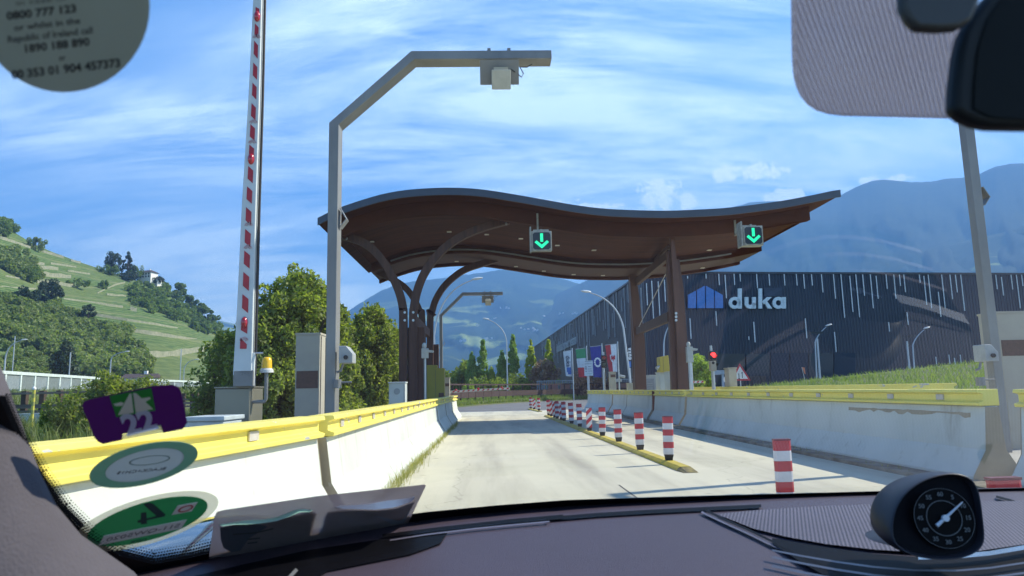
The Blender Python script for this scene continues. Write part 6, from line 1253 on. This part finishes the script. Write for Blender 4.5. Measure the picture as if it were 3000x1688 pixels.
b = MB(); a = R(52); tip = dc+dn*.003+vx*(.021*math.sin(a))+vy*(.021*math.cos(a)); tail = dc+dn*.003-vx*(.010*math.sin(a))-vy*(.010*math.cos(a)); b.tube([tail, dc+dn*.003, tip], [.0016, .0013, .0005], 6); b.disc(dc+dn*.002, dn, .0028, 16, .003, ax=ax); b.build('needle', M('needle_white', (.6, .65, .7), .3), dial)
# mirror and sensor housing
m_mir = M('mirror_housing', (.006, .008, .008), .5, spec=.2); m_mg = M('mirror_glass_dark', (.006, .008, .008), .5, spec=.08)
def vpoly(poly, D): return [at_y(x, y, D) for x, y in poly]
mo = [(2797, 318), (2800, 250), (2812, 150), (2826, 90), (2850, 45), (2900, -20), (2980, -80), (3500, -90), (3520, 372), (3000, 371), (2914, 369), (2868, 360), (2828, 342)]
b = MB(); b.prism(vpoly(mo, .19), (0, .006, .0)); mir = fix_normals(b.build('rear_view_mirror', m_mir, car, bevel=.002, seg=3, smooth=True))
b = MB(); b.add([p+Vector((.0, -.0006, 0)) for p in vpoly([(2850, 320), (2852, 250), (2862, 150), (2890, 60), (2960, -40), (3480, -60), (3490, 352), (3000, 352), (2900, 345)], .19)], [tuple(range(9))]); b.build('mirror_glass', m_mg, mir)
m_cov = film('sensor_cover_dots', (.42, .42, .48), .9); t_ = m_cov.node_tree; g = N(t_, 'ShaderNodeTexCoord'); sx = N(t_, 'ShaderNodeSeparateXYZ'); t_.links.new(g.outputs['Object'], sx.inputs[0])
pa = math_(t_, 'SINE', math_(t_, 'MULTIPLY', math_(t_, 'ADD', sx.outputs[0], math_(t_, 'MULTIPLY', sx.outputs[2], .5)), 3300)); pc = math_(t_, 'SINE', math_(t_, 'MULTIPLY', math_(t_, 'SUBTRACT', sx.outputs[2], math_(t_, 'MULTIPLY', sx.outputs[0], .25)), 3300))
pv = ramp(t_, math_(t_, 'ADD', math_(t_, 'MULTIPLY', math_(t_, 'MULTIPLY', pa, pc), .5), .5), .45, .75, (.97, .97, .97, 1), (.66, .66, .66, 1)); mxn = [n for n in t_.nodes if n.type == 'MIX_SHADER' and n.outputs[0].links and n.outputs[0].links[0].to_node.type == 'OUTPUT_MATERIAL'][0]; t_.links.new(pv, mxn.inputs[0])
cov = [(2325, -80), (2326, 100), (2328, 190), (2332, 232), (2340, 264), (2352, 290), (2370, 311), (2395, 327), (2428, 337), (2470, 342), (2600, 345), (2720, 348), (2790, 350), (2800, 330), (2812, 200), (2830, -80)]
b = MB(); Pc = [hit(x, y, .006) for x, y in cov]; b.prism(Pc, (0, .003, .003)); fix_normals(b.build('sensor_cover', m_cov, ws, bevel=.001))
br = [(2640, -60), (2645, 20), (2665, 55), (2690, 82), (2760, 85), (2812, 80), (2850, 60), (2900, -60)]
b = MB(); b.prism(vpoly(br, .18), (0, .004, .0)); fix_normals(b.build('mirror_mount', M('mount_grey', (.022, .024, .021), .5), mir, bevel=.0015, seg=3, smooth=True))
# dark fill for the unseen cabin below and the front wing outside
b = MB(); b.bx(-.85, 1.25, -1.1, -.02, .55, .80); b.build('dark_cabin_fill', m_blk, car); b = MB(); b.bx(-.8, 1.2, -.1, -.045, .3, .9); b.build('dark_dash_fill', m_blk, car)  # unseen black boxes added to keep bright ground out of the pane's reflection
m_body = M('dark_blue_paint', (.006, .020, .032), .08, .0, spec=.8, coat=1)
b = MB(); b.ell((-.80, 2.0, .46), (.45, .95, .40), 36, 22); b.build('front_wing', m_body, car, smooth=True)
b = MB(); b.ell((.35, 1.95, .10), (.95, 1.0, .55), 36, 20); b.build('bonnet', m_body, car, smooth=True)

# ------------------------------------------------------------ stickers on the pane
def sticker(name, px, py, label, cat='sticker'): return thing(name, hit(px, py), label, cat)
def tangent(px, py, off=.003):
    c = hit(px, py, off); h = .01; X = lambda x, z: Vector((x, gY(x, z), z)); e1 = (X(c.x+h, c.z)-X(c.x-h, c.z)).normalized(); e2 = (X(c.x, c.z+h)-X(c.x, c.z-h)).normalized(); n = e1.cross(e2).normalized(); n = n if n.dot(CAM-c) > 0 else -n; e2 = n.cross(e1) if n.cross(e1).z > 0 else -n.cross(e1); return c, e1, e2, n
def pdisc(name, c, n, e1, r, mat, parent, lift, r_in=0, ry=None): b = MB(); b.disc(c+n*lift, n, r, 48, .0003, r_in, ax=e1, ry=ry); return b.build(name, mat, parent)
def quad(name, c, e1, e2, n, u0, v0, u1, v1, mat, parent, lift, rot=0):
    ca, sa = math.cos(R(rot)), math.sin(R(rot)); b = MB(); b.prism([c+n*lift+e1*(u*ca-v*sa)+e2*(u*sa+v*ca) for u, v in ((u0, v0), (u1, v0), (u1, v1), (u0, v1))], n*.0003); return fix_normals(b.build(name, mat, parent))
def ttext(name, txt, c, e1, e2, n, u, v, size, mat, parent, lift, rot=0, mirror=False, bold=.0):
    ca, sa = math.cos(R(rot)), math.sin(R(rot)); a1 = (e1*ca+e2*sa)*(-1 if mirror else 1); a2 = (e2*ca-e1*sa); mt = Matrix.Identity(4)
    for i, vv in enumerate((a1, a2, n)): mt[0][i], mt[1][i], mt[2][i] = vv
    p = c+n*lift+e1*(u*ca-v*sa)+e2*(u*sa+v*ca); mt[0][3], mt[1][3], mt[2][3] = p; b = MB(); b.text(txt, size, mt, .0001, bold); return b.build(name, mat, parent)
# emission badge
t = sticker('windscreen_sticker', 440, 1527, 'green oval sticker with a dark mirrored 4 and a pale rim, lowest on the windscreen'); c, e1, e2, n = tangent(440, 1527)
rim = pdisc('rim', c, n, e1, .0505, film('cream_film', (.85, .80, .55), .55), t, 0, .0420, ry=.0455); grn = pdisc('green_disc', c, n, e1, .0422, ry=.0375, mat= film('badge_green', (.09, .40, .19), 1.0), parent=t, lift=.0001)
m_ink = M('badge_ink', (.015, .05, .05), .5); m_wht2 = M('badge_white', (.85, .84, .78), .6); m_rdi = M('badge_red', (.5, .08, .08), .5); m_gr2 = M('badge_grey', (.25, .25, .22), .6)
CG = lambda x, y: (x*.27174, 1400+y*.27174)
for pl in ([(1545, 285), (1600, 268), (1650, 280), (1785, 395), (1770, 420), (1700, 425), (1560, 300)], [(1478, 462), (1730, 402), (1770, 418), (1585, 458), (1490, 488)], [(1520, 378), (1578, 370), (1586, 496), (1518, 504)]): gpoly('numeral_stroke', [CG(*q) for q in pl], m_ink, grn, .0042)
wb = quad('white_box', c, e1, e2, n, -.030, -.025, .030, -.009, m_wht2, grn, .0006, 6); ttext('plate_text', 'S11-QW5020', c, e1, e2, n, 0, -.017, .0095, m_gr2, wb, .0011, 6, True)
wq = quad('small_label', c, e1, e2, n, .014, .006, .029, .021, m_wht2, grn, .0006, 6); pdisc('red_seal', c+e1*.0205+e2*.0160, n, e1, .0055, m_rdi, wq, .0011, .0042)
ttext('small_text', 'nox', c, e1, e2, n, .0, -.032, .008, m_ink, grn, .0006, 6, True)
# parking badge
t = sticker('windscreen_sticker', 427, 1362, 'grey green oval sticker with a pale centre, between the other two low stickers'); c, e1, e2, n = tangent(427, 1362)
gd = pdisc('green_ring', c, n, e1, .0330, film('dull_green_ring', (.22, .42, .32), .95), t, 0, .0238, ry=.0300); cd = pdisc('pale_centre', c, n, e1, .0240, film('pale_blue_grey', (.50, .57, .58), .95), t, .0001, ry=.0218)
b = MB(); b.disc(c+n*.0006+e2*.007, n, .0130, 30, .0002, .0121, ax=e1, ry=.0060); b.build('car_outline', M('pale_green_ink', (.12, .2, .17), .5), cd)
ttext('ring_text', 'BLACK+CH15', c, e1, e2, n, 0, -.007, .0052, M('dark_grey_ink', (.10, .11, .12), .5), cd, .0006, 0, True)
# motorway vignette
t = sticker('vignette_sticker', 392, 1212, 'purple toll sticker with a green road emblem and the number 22')
def CV(x, y): return (x*.2719, 950+y*.2719)
def gp(name, pts, mat, parent, off): return gpoly(name, [CV(*p) for p in pts], mat, parent, off)
m_pur = film('vignette_purple', (.13, .006, .20), 1.0); pv = gp('purple_body', [(880, 880), (905, 835), (960, 812), (1175, 765), (1640, 665), (1860, 652), (1925, 680), (1955, 740), (2015, 1060), (1995, 1090), (1965, 1130), (1760, 1172), (1730, 1085), (1320, 1180), (1315, 1248), (1110, 1292), (1050, 1265), (1015, 1215)], m_pur, t, .003)
gv = gp('green_field', [(1180, 775), (1630, 690), (1672, 930), (1255, 1003)], film('vignette_green', (.03, .42, .07), 1.0), t, .0042)
m_vw = film('vignette_white', (.85, .88, .80), 1.0); gp('road_emblem', [(1395, 752), (1415, 748), (1440, 955), (1270, 980)], m_vw, gv, .0052); gp('road_emblem', [(1435, 746), (1462, 740), (1650, 915), (1462, 950)], m_vw, gv, .0052)
gp('emblem_arm', [(1222, 862), (1305, 838), (1335, 850), (1315, 880), (1245, 882)], m_vw, gv, .0052); gp('emblem_arm', [(1525, 800), (1612, 785), (1625, 800), (1560, 845), (1545, 838)], m_vw, gv, .0052)
gp('clear_strip', [(1312, 1190), (1745, 1098), (1762, 1166), (1318, 1247)], film('cream_strip', (.75, .70, .35), .6), t, .003)
b = MB(); b.text('22', 300, Matrix.Identity(4), 0, 13); vs2 = []
for (x, y, z) in b.v: a = R(-14); X_, Y_ = x*1.16, y; vs2.append(hit(*CV(1500+X_*math.cos(a)+Y_*math.sin(a)*1.0+Y_*.28*-1+Y_*.1, 1068+X_*math.sin(a)-Y_*math.cos(a)), .0055))
b.v = [tuple(p) for p in vs2]; b.build('number', film('vignette_silver', (.70, .78, .95), 1.0), t)
# large round sticker at the top left
t = sticker('windscreen_sticker', 180, 80, 'large round grey sticker with blurred dark phone numbers at the top left'); m_big = film('backlit_grey_film', (.36, .41, .37), 1.0)
el = [(188+251*math.cos(a), 18+252*math.sin(a)) for a in np.linspace(0, 2*math.pi, 49)[:-1]]; bg_ = gpoly('disc', el, m_big, t, .003); m_in2 = M('ink_dark', (.022, .028, .034), .6); m_in3 = M('ink_soft', (.055, .065, .07), .6)
def gtext(name, txt, px, py, h, ang, mat, parent, w=None, bold=0, off=.0045):
    b = MB(); b.text(txt, h, Matrix.Identity(4), 0, bold); xs = [v[0] for v in b.v]; k = 1 if w is None else w/(max(xs)-min(xs)); a = R(ang); b.v = [tuple(hit(px+x*k*math.cos(a)+y*math.sin(a), py+x*k*math.sin(a)-y*math.cos(a), off)) for x, y, z in b.v]; return b.build(name, mat, parent)
for txt, x, y, h, w, mt_, bo in (('in case of', 120, 2, 22, 150, m_in3, 0), ('0800 777 123', 122, 37, 32, 205, m_in2, 1), ('or whilst in the', 138, 72, 26, 195, m_in3, .5), ('Republic of Ireland call', 147, 103, 28, 250, m_in3, .5), ('1890 188 890', 165, 134, 32, 190, m_in2, 1), ('or', 182, 170, 24, 20, m_in3, .5), ('00 353 01 904 457373', 194, 203, 34, 320, m_in2, 1)):
    gtext('printed_line', txt, x, y, h, -6.5, mt_, bg_, w, bo)
# ticket holder
t = sticker('ticket_holder', 900, 1530, 'smoky plastic document pocket with papers, leaning at the foot of the windscreen', 'document holder')
def CH(x, y): return (500+x*.3882, 1350+y*.3882)
def gh(name, pts, mat, parent, off): return gpoly(name, [CH(*p) for p in pts], mat, parent, off)
m_ph = film('smoky_plastic', (.36, .31, .32), .80); hb = gh('pocket', [(288, 740), (330, 420), (350, 385), (400, 372), (1100, 268), (1915, 180), (1925, 190), (1780, 495), (1600, 535), (1000, 640)], m_ph, t, .010)
def gpap(name, pts, mat, parent, off):      # sheet edge bulging out of the pocket: its lower edge stands nearer to us, so it faces the sky
    xs = sorted(set(p[0] for p in pts)); k = pts.index(max(pts, key=lambda q: q[0])); top = pts[:k+1]; bot = [pts[0]]+pts[k:][::-1]
    P = [[hit(*CH(x, np.interp(x, [q[0] for q in top], [q[1] for q in top])), .008), hit(*CH(x, max(np.interp(x, [q[0] for q in top], [q[1] for q in top])+1, np.interp(x, [q[0] for q in bot], [q[1] for q in bot]))), .042)] for x in np.linspace(xs[0], xs[-1], 30)]
    return grid_mesh(name, P, mat, parent)
m_pd = film('dark_insert', (.13, .15, .19), .93); gh('left_insert', [(372, 505), (400, 500), (1060, 385), (1100, 392), (1060, 560), (1040, 600), (460, 690), (400, 660), (380, 600)], m_pd, hb, .0112)
gh('right_insert', [(1180, 385), (1300, 372), (1560, 375), (1700, 360), (1840, 312), (1760, 470), (1300, 540), (1130, 560)], film('grey_insert', (.26, .29, .36), .93), hb, .0112)
m_pw = M('paper_white', (.75, .80, .9), .6); m_mint = M('paper_mint', (.40, .75, .62), .6)
gpap('paper_edge', [(1235, 352), (1280, 335), (1400, 328), (1500, 318), (1580, 296), (1650, 285), (1750, 283), (1845, 272), (1838, 300), (1760, 330), (1690, 352), (1560, 368), (1440, 366), (1300, 362)], m_pw, hb, .0125)
gpap('paper_edge', [(368, 480), (440, 470), (570, 446), (700, 440), (800, 420), (940, 366), (1010, 362), (1072, 374), (1060, 386), (980, 386), (900, 420), (800, 455), (690, 472), (580, 480), (470, 482), (380, 496)], m_mint, hb, .0125)
gh('crest', [(1460, 405), (1495, 395), (1540, 403), (1532, 425), (1505, 444), (1478, 445), (1455, 428)], M('crest_bronze', (.05, .032, .012), .4), hb, .0125)
for (x0, y0, x1, y1) in ((470, 552, 640, 540), (640, 540, 950, 468), (580, 590, 840, 560), (580, 620, 760, 596)): gh('text_line', [(x0, y0), (x1, y1), (x1, y1+9), (x0, y0+9)], M('faint_ink', (.012, .015, .022), .5), hb, .0125)
